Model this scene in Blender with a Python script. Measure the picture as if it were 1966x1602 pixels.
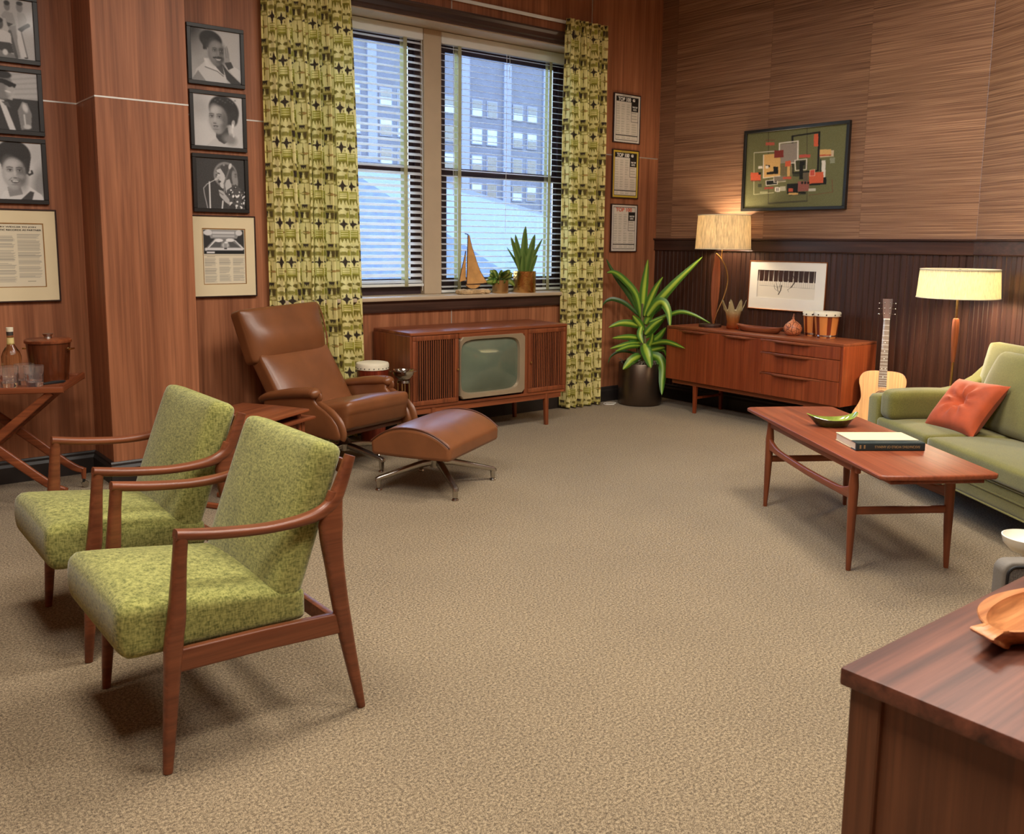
import bpy, bmesh, math, random
import numpy as np
from mathutils import Vector, Matrix

for _o in list(bpy.data.objects):
    bpy.data.objects.remove(_o)
scene = bpy.context.scene
COL = scene.collection
rnd = random.Random(7)
R = math.radians

# ------------------------------------------------------------------ camera
YAW, PITCH, ROLL, CAM_H = R(38.6), R(8.25), R(-0.6), 1.5
_f = Vector((math.sin(YAW) * math.cos(PITCH), math.cos(YAW) * math.cos(PITCH), -math.sin(PITCH)))
_r = Vector((math.cos(YAW), -math.sin(YAW), 0))
_d = _f.cross(_r)
_r2 = _r * math.cos(ROLL) + _d * math.sin(ROLL)
_d2 = -_r * math.sin(ROLL) + _d * math.cos(ROLL)
cd = bpy.data.cameras.new('camera')
cd.sensor_fit = 'HORIZONTAL'; cd.sensor_width = 36.0
cd.lens = 36.0 * 1745 / 1966
cd.shift_y = -81 / 1966
cd.clip_end = 500; cd.clip_start = 0.05
cd.dof.use_dof = True; cd.dof.focus_distance = 4.6; cd.dof.aperture_fstop = 8
cam = bpy.data.objects.new('camera', cd); COL.objects.link(cam)
m3 = Matrix((_r2, -_d2, -_f)).transposed()
cam.matrix_world = Matrix.Translation((0, 0, CAM_H)) @ m3.to_4x4()
scene.camera = cam

# ------------------------------------------------------------------ world, light, exposure
def rgb(r, g=None, b=None):
    if g is None: r, g, b = r
    f = lambda c: (c / 255 / 12.92) if c / 255 <= .04045 else ((c / 255 + .055) / 1.055) ** 2.4
    return (f(r), f(g), f(b), 1)

vs = scene.view_settings
vs.view_transform = 'Standard'; vs.look = 'None'; vs.gamma = 1.0; vs.use_curve_mapping = False
vs.exposure = 0.14

world = bpy.data.worlds.new('daylight'); scene.world = world; world.use_nodes = True
_nt = world.node_tree
_sky = _nt.nodes.new('ShaderNodeTexSky'); _sky.sky_type = 'NISHITA'
_sky.sun_disc = False; _sky.sun_elevation = R(38); _sky.sun_rotation = R(200)
_sky.air_density = 1.2; _sky.dust_density = 1.5; _sky.ozone_density = 2.0
_bg = _nt.nodes['Background']; _bg.inputs['Strength'].default_value = 2.6
_nt.links.new(_sky.outputs[0], _bg.inputs['Color'])

CEIL = 4.0
def area_light(name, loc, size, power, color, spread):
    l = bpy.data.lights.new(name, 'AREA'); l.shape = 'SQUARE'; l.size = size
    l.energy = power; l.color = color; l.spread = R(spread)
    o = bpy.data.objects.new(name, l); o.location = loc; COL.objects.link(o)
    return o
CEILING_LIGHTS = [(0.5, 0.4), (2.8, 0.4), (0.5, 2.7), (2.8, 2.7), (4.6, 2.6)]
for _x, _y in CEILING_LIGHTS:
    area_light('ceiling_lamp_light', (_x, _y, CEIL - 0.06), 0.9, 74, (1.0, .93, .83), 170)

# ------------------------------------------------------------------ mesh helpers
def setp(o, label=None, cat=None, group=None, kind=None):
    if label: o['label'] = label
    if cat: o['category'] = cat
    if group: o['group'] = group
    if kind: o['kind'] = kind
    return o

def empty(name, loc=(0, 0, 0), rz=0, label=None, cat=None, group=None, kind=None, parent=None):
    o = bpy.data.objects.new(name, None); COL.objects.link(o)
    o.empty_display_size = .1
    o.location = loc; o.rotation_euler = (0, 0, rz)
    if parent: o.parent = parent
    return setp(o, label, cat, group, kind)

def add_obj(name, me, mat=None, parent=None, loc=(0, 0, 0), rot=(0, 0, 0)):
    o = bpy.data.objects.new(name, me); COL.objects.link(o)
    o.location = loc; o.rotation_euler = rot
    if mat is not None and not me.materials: me.materials.append(mat)
    if parent: o.parent = parent
    return o

def copy_tree(o, parent=None):
    c = o.copy(); COL.objects.link(c)
    if parent: c.parent = parent
    for ch in list(o.children): copy_tree(ch, c)
    return c

_bbc = {}
def bevbox(s, r=0.0, seg=2):
    k = (tuple(round(x, 5) for x in s), round(r, 5), seg)
    if k in _bbc: return _bbc[k]
    bm = bmesh.new(); bmesh.ops.create_cube(bm, size=1)
    for v in bm.verts: v.co = Vector((v.co.x * s[0], v.co.y * s[1], v.co.z * s[2]))
    if r > 0: bmesh.ops.bevel(bm, geom=bm.edges[:], offset=r, segments=seg, profile=.5, affect='EDGES')
    V = np.array([v.co[:] for v in bm.verts]); bm.verts.index_update()
    Fc = [[v.index for v in f.verts] for f in bm.faces]; bm.free()
    _bbc[k] = (V, Fc); return V, Fc

def prism(outline, th, r=0.0, seg=2):
    """outline in XY, extruded z 0..th, both rims bevelled"""
    bm = bmesh.new()
    vs_ = [bm.verts.new((x, y, 0)) for x, y in outline]
    f = bm.faces.new(vs_); bm.normal_update()
    if f.normal.z > 0: f.normal_flip()
    ex = bmesh.ops.extrude_face_region(bm, geom=[f])
    for g in ex['geom']:
        if isinstance(g, bmesh.types.BMVert): g.co.z = th
    if r > 0:
        es = [e for e in bm.edges if abs(e.verts[0].co.z - e.verts[1].co.z) < 1e-6]
        bmesh.ops.bevel(bm, geom=es, offset=r, segments=seg, profile=.5, affect='EDGES')
    bmesh.ops.recalc_face_normals(bm, faces=bm.faces[:])
    bmesh.ops.triangulate(bm, faces=[f for f in bm.faces if len(f.verts) > 4])
    bm.verts.index_update()
    V = np.array([v.co[:] for v in bm.verts]); Fc = [[v.index for v in f.verts] for f in bm.faces]
    bm.free(); return V, Fc

def rounded_cube(h, r, n=12):
    """h half sizes, r rounding radius, cube-grid topology"""
    idx = {}; V = []; Fc = []
    def vid(p):
        k = tuple(int(round(c * 1000)) for c in p)
        if k not in idx: idx[k] = len(V); V.append(p)
        return idx[k]
    t = np.linspace(-1, 1, n + 1); t = np.sign(t) * (1 - (1 - np.abs(t)) ** 1.35)
    for ax in range(3):
        a, b = (ax + 1) % 3, (ax + 2) % 3
        for sg in (-1, 1):
            for i in range(n):
                for j in range(n):
                    q = []
                    for di, dj in ((0, 0), (1, 0), (1, 1), (0, 1)):
                        p = [0, 0, 0]; p[ax] = sg; p[a] = t[i + di]; p[b] = t[j + dj]
                        q.append(vid(tuple(p)))
                    Fc.append(q if sg > 0 else q[::-1])
    P = np.array(V); h = np.array(h, float); W = P * h
    inner = np.clip(W, -(h - r), h - r)
    d = W - inner; L = np.linalg.norm(d, axis=1, keepdims=True); L[L == 0] = 1
    return inner + d / L * r, Fc, P

def frame_axes(t, up):
    t = t.normalized()
    x = up.cross(t)
    if x.length < 1e-4: x = Vector((1, 0, 0)).cross(t)
    x.normalize(); y = t.cross(x)
    return x, y

class MB:
    def __init__(s): s.v = []; s.f = []; s.n = 0
    def add(s, V, Fc, M=None):
        V = np.asarray(V, float).reshape(-1, 3)
        if M is not None:
            M = np.array(M)
            V = V @ M[:3, :3].T + (M[:3, 3] if M.shape[0] == 4 else 0)
        s.v.append(V); s.f += [[i + s.n for i in f] for f in Fc]; s.n += len(V); return s
    def box(s, c, sz, r=0.0, seg=2, rot=None):
        V, Fc = bevbox(sz, r, seg)
        M = Matrix.Translation(c) @ (rot.to_4x4() if rot else Matrix.Identity(4))
        return s.add(V, Fc, M)
    def span(s, a, b, r=0.0, seg=2):
        a = np.minimum(a, b), np.maximum(a, b)
        return s.box(tuple((a[0] + a[1]) / 2), tuple(a[1] - a[0]), r, seg)
    def tube(s, path, rad, n=10, caps=True, closed=False, sq=(1, 1), up=(0, 0, 1)):
        P = [Vector(p) for p in path]; m = len(P)
        rad = [rad] * m if np.isscalar(rad) else list(rad)
        V = []; Fc = []; up = Vector(up); px = None
        for i, p in enumerate(P):
            if closed: t = P[(i + 1) % m] - P[i - 1]
            else: t = P[min(i + 1, m - 1)] - P[max(i - 1, 0)]
            t.normalize()
            if px is None: x, y = frame_axes(t, up)
            else:
                x = px - t * px.dot(t)
                if x.length < 1e-5: x, _ = frame_axes(t, up)
                x.normalize(); y = t.cross(x)
            px = x
            for k in range(n):
                a = 2 * math.pi * k / n
                V.append(p + x * (math.cos(a) * rad[i] * sq[0]) + y * (math.sin(a) * rad[i] * sq[1]))
        for i in range(m if closed else m - 1):
            j = (i + 1) % m
            for k in range(n):
                l = (k + 1) % n
                Fc.append([i * n + k, i * n + l, j * n + l, j * n + k])
        if caps and not closed:
            Fc.append(list(range(n))[::-1]); Fc.append([(m - 1) * n + k for k in range(n)])
        return s.add([v[:] for v in V], Fc)
    def sweep(s, path, sect, up=(0, 1, 0), rnd_=.3, seg=3):
        """rounded-rectangle section (w along binormal 'up', h across) per path point"""
        P = [Vector(p) for p in path]; m = len(P); V = []; Fc = []; up = Vector(up)
        n = None
        for i, p in enumerate(P):
            t = (P[min(i + 1, m - 1)] - P[max(i - 1, 0)]).normalized()
            b = (up - t * up.dot(t)).normalized(); c = t.cross(b)
            w, h = sect[i] if isinstance(sect, list) else sect
            rr = rnd_ * min(w, h); pts = []
            for sx, sy, a0 in ((1, 1, 0), (-1, 1, 90), (-1, -1, 180), (1, -1, 270)):
                for k in range(seg + 1):
                    a = R(a0 + 90 * k / seg)
                    pts.append((sx * (w / 2 - rr) + math.cos(a) * rr, sy * (h / 2 - rr) + math.sin(a) * rr))
            n = len(pts)
            for u, v in pts: V.append((p + b * u + c * v)[:])
        for i in range(m - 1):
            for k in range(n):
                l = (k + 1) % n
                Fc.append([i * n + k, i * n + l, (i + 1) * n + l, (i + 1) * n + k])
        Fc.append(list(range(n))[::-1]); Fc.append([(m - 1) * n + k for k in range(n)])
        return s.add(V, Fc)
    def lathe(s, prof, n=32, c=(0, 0, 0), sc=(1, 1)):
        V = []; Fc = []; m = len(prof)
        for r_, z in prof:
            for k in range(n):
                a = 2 * math.pi * k / n
                V.append((c[0] + max(r_, 1e-5) * math.cos(a) * sc[0], c[1] + max(r_, 1e-5) * math.sin(a) * sc[1], c[2] + z))
        for i in range(m - 1):
            for k in range(n):
                l = (k + 1) % n
                Fc.append([i * n + k, i * n + l, (i + 1) * n + l, (i + 1) * n + k])
        return s.add(V, Fc)
    def ball(s, c, r, n=12, sc=(1, 1, 1)):
        prof = [(math.sin(math.pi * i / n) * r, -math.cos(math.pi * i / n) * r * sc[2]) for i in range(n + 1)]
        return s.lathe(prof, n * 2, c, sc[:2])
    def cushion(s, h, r, n=12, fn=None, M=None):
        V, Fc, P = rounded_cube(h, r, n)
        if fn is not None: V = fn(V.copy(), P)
        return s.add(V, Fc, M)
    def prism(s, outline, th, r=0.0, M=None, seg=2):
        V, Fc = prism(outline, th, r, seg); return s.add(V, Fc, M)
    def mesh(s, name, smooth=35):
        me = bpy.data.meshes.new(name)
        V = np.vstack(s.v) if s.v else np.zeros((0, 3))
        me.from_pydata(V.tolist(), [], s.f); me.validate(); me.update()
        if smooth:
            me.polygons.foreach_set('use_smooth', [True] * len(me.polygons))
            me.set_sharp_from_angle(angle=R(smooth))
        return me
    def obj(s, name, mat, parent=None, smooth=35, loc=(0, 0, 0), rot=(0, 0, 0)):
        return add_obj(name, s.mesh(name, smooth), mat, parent, loc, rot)

def rotm(ax, deg): return Matrix.Rotation(R(deg), 3, ax)
def trs(loc, rot=None):
    M = Matrix.Translation(loc)
    return M @ rot.to_4x4() if rot is not None else M
# maps prism XY-> XZ plane (outline y becomes z), thickness along +Y
XZ = Matrix(((1, 0, 0), (0, 0, 1), (0, 1, 0)))
# prism XY -> YZ plane, thickness along +X
YZ = Matrix(((0, 0, 1), (1, 0, 0), (0, 1, 0)))

def smooth_path(pts, k=6):
    """Catmull-Rom"""
    P = [np.array(p, float) for p in pts]; out = []
    for i in range(len(P) - 1):
        p0 = P[max(i - 1, 0)]; p1 = P[i]; p2 = P[i + 1]; p3 = P[min(i + 2, len(P) - 1)]
        for j in range(k):
            t = j / k
            out.append(.5 * ((2 * p1) + (p2 - p0) * t + (2 * p0 - 5 * p1 + 4 * p2 - p3) * t * t + (3 * p1 - p0 - 3 * p2 + p3) * t ** 3))
    out.append(P[-1]); return [tuple(p) for p in out]
def lerp_list(vals, n):
    x = np.linspace(0, len(vals) - 1, n); v = np.array(vals, float)
    if v.ndim == 1: return list(np.interp(x, range(len(v)), v))
    return [tuple(np.interp(xx, range(len(v)), v[:, k]) for k in range(v.shape[1])) for xx in x]

# ------------------------------------------------------------------ materials
def new_mat(name):
    m = bpy.data.materials.new(name); m.use_nodes = True
    return m, m.node_tree, m.node_tree.nodes['Principled BSDF']

def coords(nt, sc=(1, 1, 1), rand=True):
    tc = nt.nodes.new('ShaderNodeTexCoord'); mp = nt.nodes.new('ShaderNodeMapping')
    mp.inputs['Scale'].default_value = sc
    if rand:
        oi = nt.nodes.new('ShaderNodeObjectInfo'); mu = nt.nodes.new('ShaderNodeMath'); mu.operation = 'MULTIPLY'
        mu.inputs[1].default_value = 37.0
        nt.links.new(oi.outputs['Random'], mu.inputs[0])
        ad = nt.nodes.new('ShaderNodeVectorMath'); ad.operation = 'ADD'
        nt.links.new(tc.outputs['Object'], ad.inputs[0]); nt.links.new(mu.outputs[0], ad.inputs[1])
        nt.links.new(ad.outputs[0], mp.inputs['Vector'])
    else: nt.links.new(tc.outputs['Object'], mp.inputs['Vector'])
    return mp.outputs[0]

def noise(nt, vec, scale, detail=4, rough=.55, dist=0):
    n = nt.nodes.new('ShaderNodeTexNoise'); n.inputs['Scale'].default_value = scale
    n.inputs['Detail'].default_value = detail; n.inputs['Roughness'].default_value = rough
    n.inputs['Distortion'].default_value = dist
    nt.links.new(vec, n.inputs['Vector']); return n.outputs['Fac']

def ramp(nt, fac, stops):
    r = nt.nodes.new('ShaderNodeValToRGB'); e = r.color_ramp.elements
    while len(e) < len(stops): e.new(.5)
    for el, (p, c) in zip(e, stops): el.position = p; el.color = c
    nt.links.new(fac, r.inputs[0]); return r.outputs[0]

def mixc(nt, fac, a, b, mode='MIX'):
    m = nt.nodes.new('ShaderNodeMix'); m.data_type = 'RGBA'; m.blend_type = mode
    for s_, v in ((m.inputs[0], fac), (m.inputs[6], a), (m.inputs[7], b)):
        if hasattr(v, 'node'): nt.links.new(v, s_)
        else: s_.default_value = v
    return m.outputs[2]

def bump(nt, bs, h, strength=.2, dist=.005):
    b = nt.nodes.new('ShaderNodeBump'); b.inputs['Strength'].default_value = strength
    b.inputs['Distance'].default_value = dist
    nt.links.new(h, b.inputs['Height']); nt.links.new(b.outputs[0], bs.inputs['Normal'])

def plain(name, col, rough=.5, metal=0, spec=.5, var=.12, vscale=6, coat=0, bmp=0, bscale=60):
    m, nt, bs = new_mat(name)
    bs.inputs['Roughness'].default_value = rough; bs.inputs['Metallic'].default_value = metal
    bs.inputs['Specular IOR Level'].default_value = spec
    bs.inputs['Coat Weight'].default_value = coat; bs.inputs['Coat Roughness'].default_value = .2
    c = rgb(col); v = coords(nt)
    lo = tuple(x * (1 - var) for x in c[:3]) + (1,); hi = tuple(min(1, x * (1 + var)) for x in c[:3]) + (1,)
    nt.links.new(ramp(nt, noise(nt, v, vscale), [(.3, lo), (.7, hi)]), bs.inputs['Base Color'])
    if bmp: bump(nt, bs, noise(nt, v, bscale, 3), bmp)
    return m

def wood(name, dark, light, axis='z', scale=1.0, rough=.42, coat=.0, spec=.45, contrast=(.33, .68), bmp=.05):
    m, nt, bs = new_mat(name)
    i = 'xyz'.index(axis)
    sc = [13 * scale] * 3; sc[i] = .55 * scale
    v = coords(nt, tuple(sc)); sc2 = [70 * scale] * 3; sc2[i] = 1.6 * scale
    v2 = coords(nt, tuple(sc2))
    n1 = noise(nt, v, 1.0, 5, .6, .9); n2 = noise(nt, v2, 1.0, 3, .6, .2)
    c1 = ramp(nt, n1, [(contrast[0], rgb(dark)), (contrast[1], rgb(light))])
    c2 = ramp(nt, n2, [(.30, (.62, .58, .55, 1)), (.62, (1.08, 1.05, 1.0, 1))])
    nt.links.new(mixc(nt, .8, c1, c2, 'MULTIPLY'), bs.inputs['Base Color'])
    bs.inputs['Roughness'].default_value = rough; bs.inputs['Specular IOR Level'].default_value = spec
    bs.inputs['Coat Weight'].default_value = coat; bs.inputs['Coat Roughness'].default_value = .25
    if bmp: bump(nt, bs, n2, bmp, .002)
    return m

def fabric(name, dark, light, scale=260, rough=.95, bmp=.35, weave=True, big=9, sheen=.2):
    m, nt, bs = new_mat(name)
    va = coords(nt, (1, 1, .3)); vb = coords(nt, (.3, .3, 1)); v = coords(nt)
    na = noise(nt, va, scale, 2, .6); nb = noise(nt, vb, scale, 2, .6)
    mx = nt.nodes.new('ShaderNodeMath'); mx.operation = 'MULTIPLY_ADD'
    mx.inputs[1].default_value = .5; hb = nt.nodes.new('ShaderNodeMath'); hb.operation = 'MULTIPLY'; hb.inputs[1].default_value = .5
    nt.links.new(nb, hb.inputs[0]); nt.links.new(na, mx.inputs[0]); nt.links.new(hb.outputs[0], mx.inputs[2])
    c = ramp(nt, mx.outputs[0], [(.36, rgb(dark)), (.62, rgb(light))])
    nb2 = noise(nt, v, big, 3)
    c2 = ramp(nt, nb2, [(.3, (.86, .86, .84, 1)), (.7, (1.08, 1.08, 1.06, 1))])
    nt.links.new(mixc(nt, 1, c, c2, 'MULTIPLY'), bs.inputs['Base Color'])
    bs.inputs['Roughness'].default_value = rough; bs.inputs['Specular IOR Level'].default_value = .15
    bs.inputs['Sheen Weight'].default_value = sheen; bs.inputs['Sheen Roughness'].default_value = .5
    bump(nt, bs, mx.outputs[0], bmp, .003)
    return m

def attr_mat(name, rough=.6, spec=.3, coat=0):
    m, nt, bs = new_mat(name)
    a = nt.nodes.new('ShaderNodeAttribute'); a.attribute_name = 'Col'
    nt.links.new(a.outputs['Color'], bs.inputs['Base Color'])
    bs.inputs['Roughness'].default_value = rough; bs.inputs['Specular IOR Level'].default_value = spec
    bs.inputs['Coat Weight'].default_value = coat; bs.inputs['Coat Roughness'].default_value = .08
    return m

def glass_mat(name, col=(1, 1, 1, 1), rough=.02, ior=1.45):
    m, nt, bs = new_mat(name)
    bs.inputs['Base Color'].default_value = col; bs.inputs['Roughness'].default_value = rough
    bs.inputs['Transmission Weight'].default_value = 1.0; bs.inputs['IOR'].default_value = ior
    v = coords(nt); bump(nt, bs, noise(nt, v, 30, 2), .03)
    return m

M = {}
M['veneer'] = wood('veneer', (134, 82, 54), (174, 114, 80), 'z', .8, rough=.48, spec=.35, bmp=.03)
M['teak_x'] = wood('teak_x', (106, 52, 29), (150, 84, 50), 'x', 1.1, rough=.38)
M['teak_y'] = wood('teak_y', (106, 52, 29), (150, 84, 50), 'y', 1.1, rough=.38)
M['teak_z'] = wood('teak_z', (106, 52, 29), (150, 84, 50), 'z', 1.1, rough=.38)
M['walnut_frame'] = wood('walnut_frame', (98, 52, 32), (132, 76, 48), 'x', 1.2, rough=.36, contrast=(.25, .75))
M['dark_wood'] = wood('dark_wood', (48, 28, 22), (74, 46, 36), 'z', 1.0, rough=.4)
M['dark_wood_x'] = wood('dark_wood_x', (50, 30, 24), (78, 50, 40), 'y', 1.0, rough=.38)
M['trim_dark'] = wood('trim_dark', (52, 34, 30), (84, 60, 50), 'x', 1.0, rough=.4)
M['baseboard'] = plain('baseboard', (42, 36, 34), .45, var=.15)
M['beige_paint'] = plain('beige_paint', (186, 166, 140), .55, var=.05)
M['aluminium'] = plain('aluminium', (205, 200, 192), .35, metal=.6, var=.05)
M['white_blind'] = plain('white_blind', (226, 228, 226), .45, var=.03)
def slat_mat(nm='slat_white', c0=(240, 241, 242), c1=(248, 248, 248)):
    m, nt, bs = new_mat(nm); out = nt.nodes['Material Output']
    c = ramp(nt, noise(nt, coords(nt), 4), [(.3, rgb(c0)), (.7, rgb(c1))]); nt.links.new(c, bs.inputs['Base Color']); bs.inputs['Roughness'].default_value = .45
    tr = nt.nodes.new('ShaderNodeBsdfTranslucent'); nt.links.new(c, tr.inputs[0]); ms = nt.nodes.new('ShaderNodeMixShader'); ms.inputs[0].default_value = .6
    nt.links.new(bs.outputs[0], ms.inputs[1]); nt.links.new(tr.outputs[0], ms.inputs[2]); nt.links.new(ms.outputs[0], out.inputs[0]); return m
M['slat'] = slat_mat(); M['tape'] = slat_mat('tape', (204, 198, 160), (216, 210, 176))
M['sash'] = plain('sash', (58, 40, 44), .5, var=.1)
M['black_frame'] = plain('black_frame', (30, 28, 26), .38, var=.1)
M['brown_frame'] = plain('brown_frame', (48, 26, 20), .4, var=.1)
M['mat_cream'] = plain('mat_cream', (226, 210, 172), .85, var=.02)
M['mat_white'] = plain('mat_white', (232, 226, 214), .8, var=.02)
M['gold_fillet'] = plain('gold_fillet', (160, 118, 62), .4, metal=.5, var=.1)
M['chrome'] = plain('chrome', (200, 198, 194), .13, metal=1, var=.03)
M['satin_metal'] = plain('satin_metal', (188, 184, 178), .27, metal=1, var=.05)
M['brass'] = plain('brass', (216, 182, 122), .25, metal=1, var=.08)
M['leather'] = plain('leather', (122, 74, 43), .36, var=.16, vscale=5, bmp=.08, bscale=180, spec=.55)
M['leather_dark'] = plain('leather_dark', (92, 50, 30), .45, var=.1)
M['black'] = plain('black', (18, 16, 15), .6, var=.1)
M['ink'] = plain('ink', (30, 27, 25), .7, var=.05)
M['white'] = plain('white', (236, 232, 222), .6, var=.02)
# ------------------------------------------------------------------ room shell
WY, XR = 6.2, 6.735            # window wall plane, right wall plane
XL, YF = -2.2, -2.6            # unseen left and front walls
WX0, WX1, WZ0, WZ1 = 2.77, 5.74, 1.07, 3.215   # window opening

def struct(o): o['kind'] = 'structure'; return o

# carpet
def carpet_mat():
    m, nt, bs = new_mat('carpet')
    v = coords(nt, rand=False)
    n1 = noise(nt, v, 330, 3, .75); n2 = noise(nt, v, 112, 3, .6); n3 = noise(nt, v, 1.6, 3)
    mx = nt.nodes.new('ShaderNodeMath'); mx.operation = 'ADD'
    h = nt.nodes.new('ShaderNodeMath'); h.operation = 'MULTIPLY'; h.inputs[1].default_value = .6
    nt.links.new(n2, h.inputs[0]); nt.links.new(n1, mx.inputs[0]); nt.links.new(h.outputs[0], mx.inputs[1])
    c = ramp(nt, mx.outputs[0], [(.64, rgb(66, 56, 43)), (.78, rgb(120, 103, 80)), (.92, rgb(178, 159, 128))])
    c2 = ramp(nt, n3, [(.3, (.93, .93, .93, 1)), (.7, (1.05, 1.05, 1.04, 1))])
    nt.links.new(mixc(nt, 1, c, c2, 'MULTIPLY'), bs.inputs['Base Color'])
    bs.inputs['Roughness'].default_value = 1; bs.inputs['Specular IOR Level'].default_value = .05
    bs.inputs['Sheen Weight'].default_value = .15
    bump(nt, bs, mx.outputs[0], .7, .004)
    return m
M['carpet'] = carpet_mat()
b = MB(); b.span((XL - .1, YF - .1, -.1), (XR + .2, WY + .2, 0)); struct(b.obj('floor', M['carpet'], smooth=0))
M['plaster'] = plain('plaster', (196, 186, 170), .9, var=.03)
b = MB(); b.span((XL - .1, YF - .1, CEIL), (XR + .2, WY + .2, CEIL + .1)); struct(b.obj('ceiling', M['plaster'], smooth=0))
b = MB(); b.span((XL - .1, YF - .1, 0), (XL, WY + .2, CEIL)); struct(b.obj('wall_left', M['veneer'], smooth=0))
b = MB(); b.span((XL, YF - .1, 0), (XR, YF, CEIL)); struct(b.obj('wall_front', M['veneer'], smooth=0))

# window wall: backing with an opening, veneer panels, metal strips
TH = .32
b = MB()
yb0, yb1 = WY + .012, WY + TH
b.span((XL, yb0, 0), (WX0, yb1, CEIL)); b.span((WX1, yb0, 0), (XR + .2, yb1, CEIL))
b.span((WX0, yb0, 0), (WX1, yb1, WZ0 - .03)); b.span((WX0, yb0, WZ1), (WX1, yb1, CEIL))
wall_back = struct(b.obj('wall_back', M['black'], smooth=0))
seams = [XL, -1.78, -.26, 1.50, 2.78, 4.30, 5.82, XR]
zs = [0, 2.322, CEIL]
G = .004
def wpanel(x0, x1, z0, z1):
    b = MB(); b.span((x0 + G, WY, z0 + (G if z0 else 0)), (x1 - G, WY + .012, z1 - G), .0012, 1)
    b.obj('panel', M['veneer'], wall_back, smooth=0)
for x0, x1 in zip(seams[:-1], seams[1:]):
    for z0, z1 in zip(zs[:-1], zs[1:]):
        a0, a1 = max(x0, WX0), min(x1, WX1)
        if a1 - a0 <= .02: wpanel(x0, x1, z0, z1); continue
        if x0 < WX0 - .02: wpanel(x0, WX0, z0, z1)
        if x1 > WX1 + .02: wpanel(WX1, x1, z0, z1)
        if z0 < WZ0: wpanel(max(x0, WX0 - .01), min(x1, WX1 + .01), z0, WZ0 - .03)
        if z1 > WZ1: wpanel(max(x0, WX0 - .01), min(x1, WX1 + .01), max(z0, WZ1), z1)
for x0, x1 in ((XL, WX0), (WX1, XR)):
    b = MB(); b.span((x0, WY - .0015, 2.3175), (x1, WY + .006, 2.3265)); b.obj('metal_strip', M['aluminium'], wall_back, smooth=0)
for x in (-1.78, -.26, 4.30, 5.82):
    for z0, z1 in (((.14, WZ0 - .1), (WZ1 + .1, CEIL)) if WX0 < x < WX1 else ((.14, CEIL),)):
        b = MB(); b.span((x - .0045, WY - .0015, z0), (x + .0045, WY + .006, z1)); b.obj('metal_strip', M['aluminium'], wall_back, smooth=0)

# pillar standing proud of the window wall
PX0, PX1, PY = 1.492, 2.035, 5.78
pil = struct(MB().span((PX0 + .012, PY + .012, 0), (PX1 - .012, WY, CEIL)).obj('wall_pillar', M['black'], smooth=0))
for z0, z1 in zip(zs[:-1], zs[1:]):
    za = z0 + (G if z0 else 0)
    MB().span((PX0, PY, za), (PX1, PY + .012, z1 - G), .0012, 1).obj('panel', M['veneer'], pil, smooth=0)
    MB().span((PX0, PY + .0125, za), (PX0 + .012, WY, z1 - G), .0012, 1).obj('panel', M['veneer'], pil, smooth=0)
    MB().span((PX1 - .012, PY + .0125, za), (PX1, WY, z1 - G), .0012, 1).obj('panel', M['veneer'], pil, smooth=0)
MB().span((PX0 - .0015, PY - .0015, 2.3175), (PX1 + .0015, PY + .008, 2.3265)).obj('metal_strip', M['aluminium'], pil, smooth=0)
MB().span((PX0 - .0015, PY, 2.3175), (PX0 + .008, WY, 2.3265)).obj('metal_strip', M['aluminium'], pil, smooth=0)
MB().span((PX1 - .008, PY, 2.3175), (PX1 + .0015, WY, 2.3265)).obj('metal_strip', M['aluminium'], pil, smooth=0)

# baseboards
def bboard(name, p0, p1, nrm):
    """from p0 to p1 (xy), nrm = into the room"""
    p0 = Vector((*p0, 0)); p1 = Vector((*p1, 0)); n = Vector((*nrm, 0)).normalized(); t = (p1 - p0); L = t.length; t.normalize()
    Mx = Matrix((t, n, Vector((0, 0, 1)))).transposed().to_4x4(); Mx.translation = p0
    V, Fc = prism([(0, 0), (.022, 0), (.022, .10), (.014, .118), (.014, .132), (.008, .142), (0, .142)], L)
    # outline (n,z) extruded along t
    P = np.stack([V[:, 2], V[:, 0], V[:, 1]], 1)
    b = MB(); b.add(P, Fc, Mx); return struct(b.obj(name, M['baseboard'], smooth=0))
bboard('baseboard_back_left', (XL, WY), (PX0, WY), (0, -1))
bboard('baseboard_back', (PX1, WY), (XR, WY), (0, -1))
bboard('baseboard_pillar_left', (PX0, WY - .02), (PX0, PY), (-1, 0))
bboard('baseboard_pillar_front', (PX0 - .02, PY), (PX1 + .02, PY), (0, -1))
bboard('baseboard_pillar_right', (PX1, PY), (PX1, WY - .02), (1, 0))

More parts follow.
